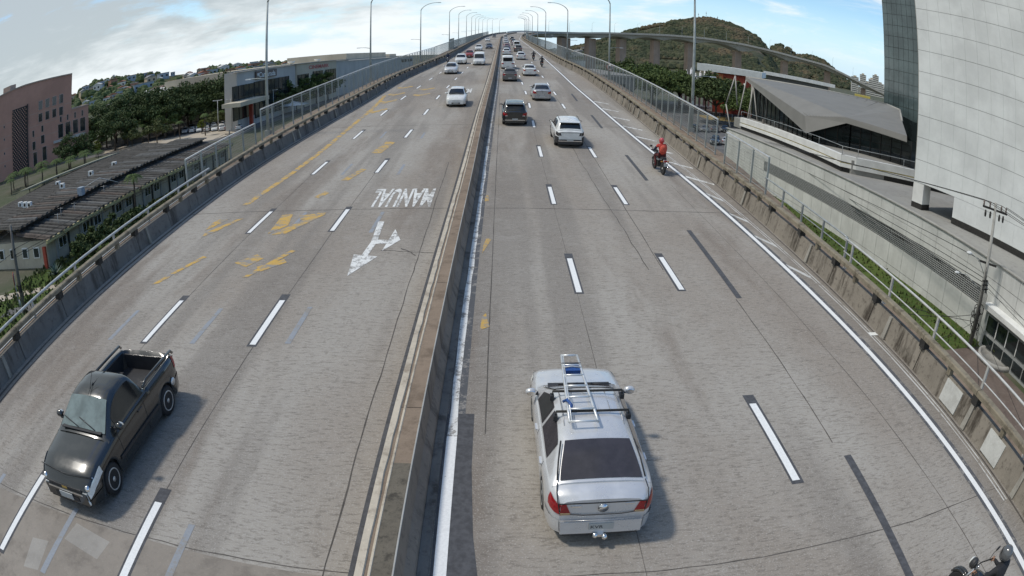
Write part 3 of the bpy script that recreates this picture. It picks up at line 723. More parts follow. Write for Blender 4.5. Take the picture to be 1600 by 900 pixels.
def viaduct():
    t = thing('viaduct', 'long curving concrete viaduct on tall brown piers in front of the green hill', 'viaduct')
    n = 150; a = resample(VIN, n); b = resample(VOUT, n)
    PX = [(48, 13.0), (66, 9.6), (88.5, 8.0), (113.5, 6.6), (138.5, 6.0), (164, 4.8), (200, 5.6), (237, 4.6), (268, 4.2), (296, 3.6)]
    def depth(x):
        ds = sorted(abs(x - p) for p, w in PX); i = np.interp(x, [0, 120, 180, 205, 330], [14, 14, 20, 20, 14])
        k = min(1, ds[0] / i); base = np.interp(x, [0, 120, 180, 205, 260], [4.6, 4.4, 4.8, 6.8, 3.8])
        return base - (base - 2.2) * (1 - (1 - k) ** 2)
    mb = MB(); vs = []
    for i in range(n):
        A, B = Vector(a[i]), Vector(b[i]); u = (B - A).normalized(); dA = depth(A.x)
        for p in (A + Vector((0, 0, 1.0)), A + Vector((0, 0, -0.6)), A + u * 2.6 + Vector((0, 0, -1.0)), A + u * 4.2 - Vector((0, 0, dA)), B - u * 4.2 - Vector((0, 0, dA)), B - u * 2.6 + Vector((0, 0, -1.0)), B + Vector((0, 0, -.6)), B + Vector((0, 0, 1.0)), B + Vector((0, 0, 0)) - u * .3, A + u * .3): vs.append(p)
    k = 10
    mb.add(vs, [(i * k + j, i * k + (j + 1) % k, (i + 1) * k + (j + 1) % k, (i + 1) * k + j) for i in range(n - 1) for j in range(k)], DECKC)
    mb.build('deck', None, t)
    for x, w in PX:
        i = int(np.argmin(np.abs(a[30:, 0] - x))) + 30; A, B = Vector(a[i]), Vector(b[i]); u = (B - A).normalized(); v = Vector((-u.y, u.x, 0)); c = (A + B) / 2
        q = MB(); zt = min(A.z, B.z) - depth(x) + .3
        if zt < -6: continue
        vs = []
        for z, g in ((-9, 1.06), (zt, 1.0)):
            for sx, sy in ((-1, -1), (1, -1), (1, 1), (-1, 1)): vs.append((c.x + u.x * sx * 2.4 * g + v.x * sy * w * .57 * g, c.y + u.y * sx * 2.4 * g + v.y * sy * w * .57 * g, z))
        q.hexa(vs, PIERC); q.build('pier', None, t)
    return a, b
VA, VB = viaduct()
for i in range(30, 140, 7):
    o = dup(_lp); o['label'] = 'tiny lamp post standing on the far curving viaduct'; o['group'] = 'lamp posts on the far viaduct'
    p = VB[i]; q = VA[i]; o.location = p; o.rotation_euler = (0, 0, math.atan2(q[1] - p[1], q[0] - p[0])); o.scale = (1, 1, .9)

# ------------------------------------------------------------------ hills
from mathutils import noise as mnoise
def mound(name, ridge, front, back, mat, n=170, m=34, amp=3.0, foot=-9.0, blobs=0, bs=(4, 8), leaf=None):
    r = resample(ridge, n); vs = []
    def pt(i, v):
        x, y, z = r[i]; d = Vector((x, y, 0)).normalized(); h = max(0.2, z - foot)
        if v <= 0: q = Vector((x, y, 0)) + d * (-v) * back; hh = h * (1 - abs(v) ** 1.7)
        else: q = Vector((x, y, 0)) - d * v * front; hh = h * (1 - v ** 1.15)
        s = mnoise.fractal(Vector((q.x * .012, q.y * .012, 3)), 1.0, 2.0, 5) * amp
        e = min(1, h / 12) * (1 - abs(v)) * (0.12 + min(1, abs(v) * 4) * .88)
        return Vector((q.x, q.y, foot + max(0, hh + s * e)))
    vv = [-1 + 2 * j / (m - 1) for j in range(m)]
    for i in range(n):
        for v in vv: vs.append(pt(i, v))
    mb = MB(); mb.add(vs, [(i * m + j, i * m + j + 1, (i + 1) * m + j + 1, (i + 1) * m + j) for i in range(n - 1) for j in range(m - 1)], None, True)
    o = tag(mb.build(name, mat), kind='structure')
    if blobs:
        g = random.Random(5); q = MB()
        for _ in range(blobs):
            i = g.randrange(n); v = g.uniform(-.12, .97); c = pt(i, v); 
            if c.z < foot + 3: continue
            if mnoise.noise(Vector((c.x * .011, c.y * .011, c.z * .02))) > .30: continue
            s = g.uniform(*bs); q.ball(c + Vector((0, 0, s * .18)), (s * g.uniform(.5, .8), s * g.uniform(.5, .8), s * g.uniform(.4, .65)), leaf, 6, 4)
        for k in range(len(q.v)):
            x, y, z = q.v[k]; q.v[k] = (x + g.uniform(-.6, .6) * bs[0] / 4, y + g.uniform(-.6, .6) * bs[0] / 4, z + g.uniform(-.6, .6) * bs[0] / 4)
        q.sm = [False] * len(q.sm)
        tag(q.build('forest'), kind='stuff')
    return pt
HILLM = mat_hill('hill_vegetation', (0.055, 0.065, 0.04), (0.085, 0.088, 0.055), (0.125, 0.11, 0.07), (0.22, 0.165, 0.125), 0.02)  # lightened, greyed tones put distance haze into the colour
FORM = mat_hill('hill_forest', (0.045, 0.058, 0.035), (0.078, 0.086, 0.05), (0.12, 0.112, 0.068), (0.15, 0.115, 0.075), 0.016)  # tree tones desaturated too, haze painted into the colour
MORRO = [(60, 1500, 0), (131, 1494, 12), (181.5, 1488.7, 22), (240, 1480, 42), (267.7, 1475.6, 52), (303.4, 1468.7, 68.5), (324.8, 1464, 74.6), (367.6, 1454, 88.9), (400, 1446, 98), (431.6, 1436, 105), (467, 1425, 114), (485, 1420, 114), (502.6, 1413, 111.6), (530, 1403, 106), (552, 1394.4, 98.9), (575, 1385, 88), (587.6, 1379.8, 80.8), (604.7, 1372.4, 61.8), (618, 1366, 30), (640, 1356, -4)]
m1 = mound('hill', MORRO, 480, 420, HILLM, 190, 40, 7.0, blobs=9500, bs=(5, 12), leaf=FORM)
mound('hill', [(960, 2310, 5), (1008, 2287, 62), (1040, 2272, 105), (1061, 2263, 117), (1085, 2252, 108), (1108, 2240, 92), (1145, 2222, 88), (1178, 2204, 89), (1225, 2179, 75), (1250, 2166, 58), (1272, 2152, 39), (1342, 2108, -2), (1380, 2090, -8)], 420, 300, HILLM, 110, 26, 9.0, blobs=1200, bs=(12, 22), leaf=FORM)
LHILL = [(-520, 470, -4), (-470, 515, 4), (-445, 540, 10), (-437, 547, 16), (-420, 559, 20.5), (-400, 574, 18), (-373, 592, 14), (-346, 608, 11), (-320, 622, 9.5), (-293, 635, 8.5), (-253, 652, 6), (-200, 672, 3), (-120, 690, -4)]
LHM = mat_hill('left_hill_vegetation', (0.05, 0.062, 0.03), (0.085, 0.09, 0.045), (0.14, 0.125, 0.08), (0.28, 0.22, 0.16), 0.05)
m2 = mound('hill', LHILL, 190, 120, LHM, 120, 28, 2.5, blobs=900, bs=(5, 9), leaf=LEAF_D)
# houses on the hill to the left
HW = [simple('house_white', (0.62, 0.60, 0.55), 0.85), simple('house_brick', (0.34, 0.19, 0.13), 0.9), simple('house_sand', (0.48, 0.40, 0.29), 0.85), simple('house_blue', (0.32, 0.37, 0.42), 0.85)]
RT = [simple('clay_roof', (0.30, 0.13, 0.08), 0.9), simple('grey_roof', (0.26, 0.25, 0.24), 0.9), simple('white_roof', (0.60, 0.58, 0.55), 0.8)]
def small_house(w, d, h, wm, rm, gable, hole=True):
    t = thing('hill_house', 'x', 'house')
    mb = MB(); mb.box((0, 0, h / 2 - 1.5), (w, d, h + 3), wm); mb.build('wall', None, t)
    mb = MB()
    if gable: mb.prism([(-w / 2 - .4, h + .01), (w / 2 + .4, h + .01), (0, h + w * .22)], -d / 2 - .3, d / 2 + .3, rm, lambda u, v, k: (u, k, v))
    else: mb.box((0, 0, h + .16), (w + .4, d + .4, .3), rm)
    mb.build('roof', None, t)
    for k, x in enumerate((-w * .25, w * .25)):
        mb = MB(); mb.box((x, -d / 2 - .02, h * .55), (w * .2, .12, h * .3), INK); mb.build('window', None, t)
    return t
protos = [small_house(7, 7, 5, HW[i % 4], RT[(i // 2) % 3], i % 2 == 0) for i in range(8)]
hl = random.Random(21); cnt = 0
for k in range(112):
    i = hl.randrange(22, 100); v = hl.uniform(.02, .8); c = m2(i, v)
    if c.z < -6: continue
    kk = hl.randrange(8); o = protos[cnt] if cnt < 8 else dup(protos[kk])
    cnt += 1
    pi_ = cnt - 1 if cnt <= 8 else kk; o['label'] = 'small %s house with %s roof among many on the left hillside' % (('white', 'brick-red', 'sand-coloured', 'blue-grey')[pi_ % 4], ('clay', 'grey', 'white')[(pi_ // 2) % 3]); o['group'] = 'houses on the left hillside'
    s = hl.uniform(.75, 1.3); o.location = c; o.scale = (s * hl.uniform(.8, 1.5), s, s); o.rotation_euler = (0, 0, hl.uniform(.2, 1.0))
for k in range(14):
    i = hl.randrange(20, 46); c = m1(i, hl.uniform(.3, .85)); o = dup(protos[hl.choice((0, 2, 4, 6, 3))])
    o['label'] = 'white house at the foot of the green hill behind the piers'; o['group'] = 'houses below the far hill'
    o.location = c + Vector((0, 0, 1)); o.scale = (2.4, 1.6, 1.7); o.rotation_euler = (0, 0, hl.uniform(-.4, .4))
# masts on the hill tops
def mast(x, y, z, h, label):
    t = thing('radio_mast', label, 'mast', (x, y, z)); mb = MB(); mb.tube([(0, 0, -4), (0, 0, h)], [.8, .3], STEEL, 5); mb.build('pole', None, t)
    mb = MB(); mb.box((0, 0, h * .75), (2.2, .5, 2), STEEL); mb.build('antenna', None, t)
mast(455, 1430, 112, 17, 'thin radio mast on the hill top, leftmost of three')
mast(472, 1424, 114, 21, 'tall radio mast in the middle of the hill top')
mast(497, 1415, 112, 14, 'short radio mast on the hill top, rightmost of three')
t = thing('water_tower', 'slim tower standing on the crest of the left hill', 'tower', (-402, 573, 15)); mb = MB(); mb.tube([(0, 0, -3), (0, 0, 7.5)], [.9, .8], MALLG, 8); mb.build('shaft', None, t)
mb = MB(); mb.lathe([(.9, 7.2), (1.6, 8.2), (1.6, 10), (.3, 10.6)], m=MALLG, n=10); mb.build('tank', None, t)
# distant city beyond the bay
for k, (x, y, w, h) in enumerate(((1065, 1692, 26, 48), (1088, 1677, 22, 60), (1100, 1668, 24, 38), (1112, 1660, 20, 52), (1124, 1652, 22, 66), (1138, 1643, 26, 44), (1152, 1634, 22, 30), (1168, 1622, 24, 40))):
    t = thing('tower_block', 'pale distant tower block on the far shore beside the dark tower', 'tower block', (x, y, -8), -.58, 'tower blocks on the far shore')
    mb = MB(); mb.box((0, 0, h / 2), (w, 18, h), HW[0]); mb.build('wall', None, t)
    mb = MB(); mb.box((0, 0, h + 2), (w * .4, 8, 4), HW[2]); mb.build('roof_house', None, t)
    for j in range(int(h / 6)):
        mb = MB(); mb.box((0, -9.05, 4 + j * 6), (w * .8, .3, 2.2), DGLASS); mb.build('window_band', None, t)

# ------------------------------------------------------------------ left: low pavilions with ribbed roofs
def pavilion():
    t = thing('long_pavilion', 'long beige single-storey pavilion with dark ribbed roof and yellow fascia', 'building')
    y0, y1 = 45.4, 97.0
    mb = MB(); mb.box((-50.7, (y0 + y1) / 2, -6.6), (14.8, y1 - y0, 2.85), BEIGE); mb.build('wall', None, t)
    for a, b in ((44.6, 47.9), (48.1, 56.4), (57, 65.3), (66.0, 78.6), (79.6, 88), (88.2, 97.2)):
        mb = MB(); mb.box((-42.45, (a + b) / 2, -5.2), (.22, b - a, .34), YEL); mb.build('fascia', None, t)
    def sheet(u0, z0, u1, z1, mat, w=1.02):
        q = MB(); vs = []; prof = [(-w / 2, 0), (-w * .3, 0), (-w * .2, .2), (w * .2, .2), (w * .3, 0), (w / 2, 0)]
        for u, z in ((u0, z0), (u1, z1)):
            for y, d in prof: vs.append((u, y, z + d))
        q.add(vs, [(j, j + 1, j + 7, j + 6) for j in range(5)] + [(0, 1, 2, 3, 4, 5), (11, 10, 9, 8, 7, 6)], mat); return q.data('roof_sheet')
    TM = [TILE, TILE, TILE2, mat_conc('rusty_fibre_roof', (0.15, 0.12, 0.10), (0.055, 0.045, 0.04), .7, .7, False), mat_conc('pale_fibre_roof', (0.17, 0.165, 0.155), (0.07, 0.066, 0.06), .6, .7, False)]
    los = [sheet(-42.35, -5.06, -48.6, -4.35, m) for m in TM]; his = [sheet(-47.4, -3.72, -53.5, -3.45, m) for m in TM]; bks = [sheet(-53.5, -3.45, -59.3, -4.9, m) for m in TM]
    y = y0
    while y < y1:
        jz = rnd.uniform(-.03, .03); lo, hi, bk = rnd.choice(los), rnd.choice(his), rnd.choice(bks)
        o = link('roof_sheet', lo, t, (rnd.uniform(-.08, .08), y, jz))
        if abs(y - 65.6) < .6: o.location.z -= .12
        link('roof_sheet', hi, t, (rnd.uniform(-.1, .1), y, jz)); link('roof_sheet', bk, t, (0, y, jz)); y += 1.03
    mb = MB(); mb.box((-48.2, (y0 + y1) / 2, -4.05), (.2, y1 - y0, .6), INK); mb.build('clerestory', None, t)
    y = 47.2; i = 0
    while y < 96:
        mb = MB(); mb.box((-43.22, y, -6.6), (.2, .24, 2.8), DARKM if i % 2 else CONC_L); mb.build('pilaster', None, t)
        if i % 3 != 1:
            mb = MB(); mb.box((-43.26, y + 1.25, -6.25), (.16, 1.5, 1.1), WHITE); f = mb.build('window', None, t)
            mb = MB(); mb.box((-43.19, y + .88, -6.25), (.08, .62, .95), DGLASS); mb.box((-43.19, y + 1.62, -6.25), (.08, .62, .95), DGLASS); mb.build('pane', None, f)
        y += 2.55; i += 1
    for k, x in enumerate((-45.2, -47.4, -50, -52.5)):
        mb = MB(); mb.box((x, y0 - .06, -6.35), (1.1, .18, 1.15), WHITE); f = mb.build('window', None, t); mb = MB(); mb.box((x, y0 - .15, -6.35), (.85, .08, .9), DGLASS); mb.build('pane', None, f)
    mb = MB(); mb.box((-43.7, y0 - .1, -6.9), (.5, .3, 2.2), REDP); mb.build('door', None, t)
    for k, (x, yy) in enumerate(((-44.5, 49.5), (-46.3, 52.3), (-45.2, 54.0), (-46, 62), (-44.2, 67.5))):
        mb = MB(); mb.tube([(x, yy, -4.9), (x, yy, -3.6)], .03, PIPE, 5); mb.tube([(x - .7, yy + .2, -3.75), (x + .6, yy - .1, -3.7)], .02, PIPE, 5); mb.build('roof_antenna', None, t)
    mb = MB(); mb.box((-47.2, 58.2, -3.25), (.8, .8, .95), HW[3]); mb.tube([(-47, 58, -3), (-45.5, 60.5, -2.4), (-43.5, 62.5, -3.6)], .04, PIPE, 5); mb.build('water_tank', None, t)
    return t
pavilion()
def pavilion_b():
    t = thing('rear_pavilion', 'second dark-roofed pavilion behind the long one, with broken yellow fascia', 'building')
    mb = MB(); mb.box((-66.5, 80, -6.6), (12, 56, 2.9), BEIGE); mb.build('wall', None, t)
    for a, b in ((50, 57.5), (57.7, 61), (65.4, 71.5), (72, 76), (76.4, 84), (84.2, 93), (93.2, 104)):
        mb = MB(); mb.box((-59.9, (a + b) / 2, -4.95 + rnd.uniform(-.05, .05)), (.3, b - a, .34), YEL); mb.build('fascia', None, t)
    q = MB(); vs = []; prof = [(-.6, 0), (-.2, 0), (-.12, .1), (.12, .1), (.2, 0), (.6, 0)]
    for u, z in ((-60, -5.0), (-66.5, -4.2), (-73, -5.0)):
        for y, d in prof: vs.append((u, y, z + d))
    q.add(vs, [(r * 6 + j, r * 6 + j + 1, r * 6 + j + 7, r * 6 + j + 6) for r in range(2) for j in range(5)], TILE); me = q.data('roof_sheet'); y = 52
    while y < 107: link('roof_sheet', me, t, (0, y, rnd.uniform(-.03, .03))); y += 1.2
    for x, y in ((-59.8, 70.5), (-58.9, 78), (-57.8, 84), (-58.6, 60.1), (-60.2, 60.6), (-62, 61.2), (-63, 73)):
        mb = MB(); mb.box((0, 0, .42), (.95, .5, .75), WHITE); o = mb.build('air_conditioner', None, None, (x - 1.6, y, -4.75)); tag(o, 'white air conditioner box on the dark roof of the rear pavilion', 'air conditioner', 'air conditioners on the rear roof')
        mb = MB(); mb.lathe([(.24, 0), (.24, .03), (.05, .04)], (.1, -.25, .42), 'y', DARKM, 12); mb.build('fan_grille', None, o)
    t = thing('covered_walkway', 'long olive strip roof of a covered walkway behind the rear pavilion', 'canopy')
    mb = MB(); mb.hexa([(-74.6, 72, -4.4), (-72, 72, -4.2), (-66.4, 96, -4.2), (-69, 96, -4.4), (-74.6, 72, -4.2), (-72, 72, -4.0), (-66.4, 96, -4.0), (-69, 96, -4.2)], simple('olive_sheet', (0.25, 0.25, 0.19), 0.8)); mb.build('roof', None, t)
    for k in range(7): 
        f = k / 6; mb = MB(); mb.tube([(-72.6 + 5.6 * f, 73 + 22 * f, -8), (-72.6 + 5.6 * f, 73 + 22 * f, -4.3)], .09, DARKM, 6); mb.build('post', None, t)
pavilion_b()
# pink building, facade seen obliquely
def pink():
    t = thing('pink_building', 'tall pink building with curved parapet and dark lattice panel', 'building')
    A = Vector((-131.9, 117.2, 0)); B = Vector((-109.2, 141.0, 0)); d = (B - A).normalized(); n = Vector((d.y, -d.x, 0)); L = (B - A).length
    def F(u, z, o=0.0): p = A + d * u + n * o; return (p.x, p.y, z)
    def fbox(u0, u1, z0, z1, o0, o1, m, name, par=t):
        mb = MB(); mb.hexa([F(u0, z0, o1), F(u1, z0, o1), F(u1, z0, o0), F(u0, z0, o0), F(u0, z1, o1), F(u1, z1, o1), F(u1, z1, o0), F(u0, z1, o0)], m); return mb.build(name, None, par)
    top = [(-16, 10.5), (-8, 14.0), (0, 15.8), (5, 16.3), (10, 16.4), (15, 16.2), (20, 15.9), (27.05, 15.4)]
    poly = [(-16, -8.5)] + [(27.05, -8.5)] + top[::-1]
    mb = MB(); mb.prism(poly, -16, 0, PINK, lambda u, v, o: F(u, v, o)); mb.build('wall', None, t)
    mb = MB(); mb.prism([(u, z - .02) for u, z in top] + [(u, z + .35) for u, z in top[::-1]], -16.2, .25, PIERC, lambda u, v, o: F(u, v, o)); mb.build('parapet_cap', None, t)
    fbox(27.06, L, -8.5, 5.3, -12, -.02, PINK, 'side_wing'); fbox(27.06, L + .2, 5.31, 5.65, -12.2, .12, PIERC, 'wing_cap')
    fbox(5.4, 10.9, -8.2, 10.6, .01, .25, DARKM, 'lattice_panel')
    lat = MB()
    for i in range(12): 
        for j in range(34):
            if (i + j) % 2: q = 5.5 + i * .45; lat.hexa([F(q, -7.9 + j * .54, .30), F(q + .3, -7.9 + j * .54, .30), F(q + .3, -7.9 + j * .54, .25), F(q, -7.9 + j * .54, .25), F(q, -7.55 + j * .54, .30), F(q + .3, -7.55 + j * .54, .30), F(q + .3, -7.55 + j * .54, .25), F(q, -7.55 + j * .54, .25)], PINK)
    tag(lat.build('lattice_blocks', None, t), kind='stuff')
    fbox(10.95, 11.3, -8.2, 10.9, .0, .5, DARKM, 'lattice_edge')
    def win(u, z, w, h):
        f = fbox(u, u + w, z, z + h, -.05, .10, simple('pale_pink_frame', (0.45, 0.34, 0.30), 0.8), 'window'); fbox(u + .12, u + w - .12, z + .1, z + h - .1, .06, .115, DGLASS, 'pane', f)
    for u in (15.2, 17.7, 20.2, 22.6): win(u, 8.0, 1.5, 2.6); win(u, 4.6, 1.5, 2.5)
    for u in (22.9, 25.3, 27.9, 30.4): win(u, 2.7, .75, 1.7)
    for u in (22.2, 24.8, 27.4, 29.9): win(u, -1.6, 1.9, 3.9)
    win(12.9, 1.0, .8, 1.9); win(16.2, 1.6, .9, 1.9); win(12.8, -2.6, 1.3, 2.4); win(16.0, -1.6, 1.4, 2.4); win(13.0, -7.2, 1.5, 4.0); win(16.4, -6.4, 1.6, 3.9)
    for z in (7.4, 3.9, .4, -3.0): fbox(-16, 5.3, z, z + .1, 0, .02, PIERC, 'facade_joint'); fbox(11.4, 27, z, z + .1, 0, .02, PIERC, 'facade_joint')
    for u in (2.0,):
        for z in (6.4, 2.9, -1, -4.5): win(u, z, .6, .8)
    fbox(20.5, 31.5, -2.6, -1.9, .1, 1.2, MALLG, 'entrance_canopy'); fbox(29, 31, -7.5, -3.4, 0, .06, DGLASS, 'entrance')
    mb = MB(); p = F(-3, 15.5, -4); mb.tube([p, (p[0], p[1], 25)], .12, STEEL, 5); mb.build('flagpole', None, t)
    mb = MB(); mb.box(F(4, 17.2, -3), (4, 3, 1.6), PIERC); mb.build('plant_room', None, t)
pink()
# shopping mall along the left bank
def mall():
    t = thing('shopping_mall', 'long low grey and sand shopping mall with dark glazed openings', 'building')
    X = -62
    def blk(y0, y1, z1, m, name='wall', x0=X, x1=-112, z0=-8.5):
        mb = MB(); mb.box(((x0 + x1) / 2, (y0 + y1) / 2, (z0 + z1) / 2), (abs(x1 - x0), y1 - y0, z1 - z0), m); return mb.build(name, None, t)
    blk(146, 195, 6.4, MALLG, 'wall', X, -65.5); blk(187, 223, 1.3, BEIGE, 'rear_wall', -79.5, -121);
    mb = MB(); mb.prism([(186, 1.3), (224, 1.3), (224, 1.8), (204, 5.6), (186, 1.9)], -122, -79, simple('faded_red_roof', (.22, .15, .125), .9, 0, .3, .4), lambda u, v, k: (k, u, v)); mb.build('red_roof', None, t)
    mb = MB(); mb.prism([(186.5, 2.25), (198, 4.62), (198, 4.9), (186.5, 2.5)], -122.2, -106, WHITE, lambda u, v, k: (k, u, v)); mb.build('white_roof', None, t)
    blk(195.05, 248, 6.6, MALLB, 'wall', X + .3); blk(248.05, 271, 6.4, MALLG); blk(271.05, 413, 6.0, MALLG, 'wall', X - .2); blk(413.05, 490, 5.7, MALLG, 'wall', X + .1)
    blk(301, 413, 9.4, MALLB, 'roof_block', X - 8, -100, 5.9); blk(440, 470, 8.2, MALLB, 'roof_block', X - 10, -90, 5.6)
    for y0, y1 in ((141, 195), (195, 248), (248, 271), (271, 413), (413, 490)):
        mb = MB(); mb.box((X + .12, (y0 + y1) / 2, 6.62 if y1 != 490 else 5.95), (1.3, y1 - y0 - .05, .22), CONC_L); mb.build('coping', None, t)
    def win(y0, y1, z0, z1, x):
        mb = MB(); mb.box((x, (y0 + y1) / 2, (z0 + z1) / 2), (.3, y1 - y0, z1 - z0), DGLASS); f = mb.build('window', None, t)
        mb = MB(); k = max(2, int((y1 - y0) / 3.2))
        for i in range(k + 1): mb.box((x + .18, y0 + (y1 - y0) * i / k, (z0 + z1) / 2), (.12, .18, z1 - z0), DARKM)
        mb.box((x + .19, (y0 + y1) / 2, z0 + (z1 - z0) * .6), (.1, y1 - y0, .18), DARKM); mb.build('frame', None, f)
    win(143, 157.5, -5.5, 3.0, X + .1); win(158, 187.5, -6.5, 3.2, X + .1); win(196, 208, -6, 3.0, X + .4); win(214, 226, -6, 3.4, X + .4); win(231, 245.5, -6, 3.4, X + .4); win(425, 455, 2.2, 4.2, X + .2); win(460, 480, 2.2, 4.2, X + .2)
    mb = MB(); mb.box((X + .35, 167, 4.9), (.3, 17, 2.1), simple('brown_sign_board', (0.14, 0.10, 0.085), 0.6)); sg = mb.build('sign_board', None, t)
    me = text_data('Camarada', 13.5, 1.5, WHITE, .02); M = Matrix(((0, 0, 1, X + .54), (1, 0, 0, 160.6), (0, 1, 0, 4.1), (0, 0, 0, 1)))
    me.transform(M); link('sign_lettering', me, sg)
    mb = MB(); mb.lathe([(.55, 0), (.55, .06)], (X + .53, 159.8, 4.9), 'x', WHITE, 14); mb.build('emblem', None, sg)
    me = text_data('CINEMARK', 27, 1.35, simple('red_sign_letters', (0.45, 0.06, 0.06), 0.6), .03); M = Matrix(((0, 0, 1, X + .36), (1, 0, 0, 209), (0, 1, 0, 4.3), (0, 0, 0, 1))); me.transform(M); link('sign_lettering', me, t)
    mb = MB(); mb.box((X + 2.2, 147, -1.2), (5, 20, 1.0), MALLB); mb.build('entrance_canopy', None, t)
    mb = MB(); mb.box((X + 1.2, 152.5, -5), (.9, .9, 7), REDP); mb.build('column', None, t)
    for y in (200, 232): 
        mb = MB(); mb.lathe([(.2, 0), (1.1, .35), (1.3, .9)], (X - 3, y, 6.7), 'z', WHITE, 10); mb.build('roof_dish', None, t)
    # lower red-roofed hall further left
    t = thing('garden_wall_block', 'long pale low block between the hillside and the park trees', 'building')
    M = Euler((0, 0, .45)).to_matrix(); mb = MB(); mb.box((-141, 218, -3), (26, 12, 10), HW[2], M); mb.build('wall', None, t)
    mb = MB(); mb.box((-141, 218, 2.2), (27, 13, .4), RT[1], M); mb.build('roof', None, t)
mall()
def poly_sheet(name, pts, z, mat):
    mb = MB(); mb.add([(x, y, z) for x, y in pts], [tuple(range(len(pts)))], mat); return tag(mb.build(name), kind='structure')
ASPH = mat_ground('old_asphalt', (0.10, 0.10, 0.10), (0.16, 0.155, 0.15), (0.2, 0.19, 0.18), .2, 2)
SAND = mat_ground('pale_paving', (0.42, 0.36, 0.28), (0.5, 0.44, 0.36), (0.34, 0.28, 0.22), .2, 2)
GRASS = mat_ground('lawn', (0.05, 0.085, 0.02), (0.085, 0.12, 0.03), (0.14, 0.125, 0.05), .3, 2.5)
BROWNP = mat_ground('brown_paving', (0.13, 0.10, 0.085), (0.17, 0.135, 0.115), (0.22, 0.18, 0.15), .3, 2.5)
GREYP = mat_ground('grey_terrace', (0.27, 0.265, 0.25), (0.32, 0.315, 0.295), (0.2, 0.19, 0.18), .15, 1.5)
poly_sheet('car_park', [(-112, 128), (-57, 128), (-57, 330), (-112, 330)], -7.996, ASPH)
poly_sheet('plaza', [(-100, 139), (-70, 151), (-60, 141), (-62, 131), (-74, 124), (-98, 132)], -7.992, SAND)
poly_sheet('lawn', [(-45, -10), (-45, 43), (-41.5, 47), (-41.5, 100), (-20, 100), (-20, -10)], -7.996, GRASS)
poly_sheet('footpath', [(-56, 30), (-36, 41), (-35, 42.2), (-56, 34)], -7.992, SAND)
poly_sheet('driveway', [(-41, 33), (-27, 40), (-27, 41.2), (-41, 35)], -7.9915, ASPH)
poly_sheet('pavement', [(14, -20), (33.3, -20), (33.3, 29), (14, 29)], -7.996, BROWNP)
poly_sheet('grass_verge', [(24, 29.05), (34.4, 29.05), (34.4, 110), (24, 110)], -7.996, GRASS)
poly_sheet('service_road', [(17, 29.05), (23.9, 29.05), (23.9, 260), (17, 260)], -7.994, ASPH)
poly_sheet('yard', [(36, 95), (110, 95), (110, 230), (36, 230)], -7.996, ASPH)
poly_sheet('dry_bank', [(58, 168), (90, 172), (90, 186), (58, 182)], -7.99, mat_ground('dry_grass', (0.30, 0.22, 0.09), (0.36, 0.27, 0.12), (0.2, 0.17, 0.07), .3, 2))

# ------------------------------------------------------------------ right: podium, white tower, folded roof
def podium():
    t = thing('podium', 'pale panelled podium wall with a long louvre band beside the bridge', 'building')
    y0, y1, X, zt = 19.0, 92.0, 34.5, -2.0
    mb = MB(); mb.box((X + 20.1, (y0 + y1) / 2, -5.1), (40, y1 - y0, 6.16), PODIUM); mb.build('core', None, t)
    tp = MB(); tp.add([(X + .3, y0, zt + .004), (X + 40, y0, zt + .004), (X + 40, y1, zt + .004), (X + .3, y1, zt + .004)], [(0, 1, 2, 3)], GREYP); tp.build('terrace', None, t)
    w = 2.4; n = int((y1 - y0) / w)
    def pan(h): q = MB(); q.box((0, 0, 0), (.12, w - .03, h - .03), PODIUM); return q.data('wall_panel')
    pa, pb_, pc_ = pan(1.2), pan(1.9), pan(1.0)
    lv = MB(); 
    for i in range(8): lv.box((.0, 0, -.56 + i * .16), (.10, w - .06, .045), simple('louvre_slat', (0.36, 0.37, 0.36), 0.6), Euler((0, .5, 0)).to_matrix())
    for k in range(9): lv.box((-.03, -w / 2 + .04 + k * (w - .08) / 8, 0), (.04, .035, 1.28), simple('louvre_slat', (0.36, 0.37, 0.36), 0.6))
    lme = lv.data('louvre')
    bk = MB(); bk.box((.06, 0, 0), (.06, w, 1.3), INK); bme = bk.data('louvre_back')
    for i in range(n):
        y = y0 + (i + .5) * w
        link('wall_panel', pa, t, (X, y, -2.64)); link('wall_panel', pc_, t, (X, y, -3.75)); link('wall_panel', pb_, t, (X, y, -6.5)); 
        if 30 < y < 77: link('louvre', lme, t, (X - .02, y, -4.9)); link('louvre_back', bme, t, (X, y, -4.9))
        else: link('wall_panel', pan(1.3), t, (X, y, -4.9))
        link('plinth', pc_, t, (X + .02, y, -7.96))
    mb = MB(); mb.box((X + .05, (y0 + y1) / 2, zt + .04), (.42, y1 - y0, .1), CONC_L); mb.build('coping', None, t)
    # kiosk at the near end
    t = thing('gatehouse', 'small glazed gatehouse with a white slab roof at the podium foot', 'building')
    mb = MB(); mb.box((34.22, 22.6, -6.6), (.42, 13.4, 2.8), simple('gatehouse_wall', (0.34, 0.35, 0.34), 0.8)); mb.build('wall', None, t)
    mb = MB(); mb.hexa([(33.2, 15.5, -5.1), (34.42, 15.5, -5.1), (34.42, 29.3, -5.1), (33.35, 29.3, -5.1), (33.2, 15.5, -4.75), (34.42, 15.5, -4.75), (34.42, 29.3, -4.75), (33.35, 29.3, -4.75)], WHITE); mb.build('roof_slab', None, t)
    for k in range(9):
        mb = MB(); mb.box((33.99, 16.6 + k * 1.45, -6.1), (.1, 1.3, 1.1), DGLASS); f = mb.build('window', None, t); mb = MB(); mb.box((33.97, 17.28 + k * 1.45, -6.1), (.1, .1, 1.2), WHITE); mb.build('frame', None, f)
        mb = MB(); mb.box((33.99, 16.6 + k * 1.45, -7.35), (.1, 1.3, .7), DGLASS); mb.build('lower_pane', None, t)
podium()
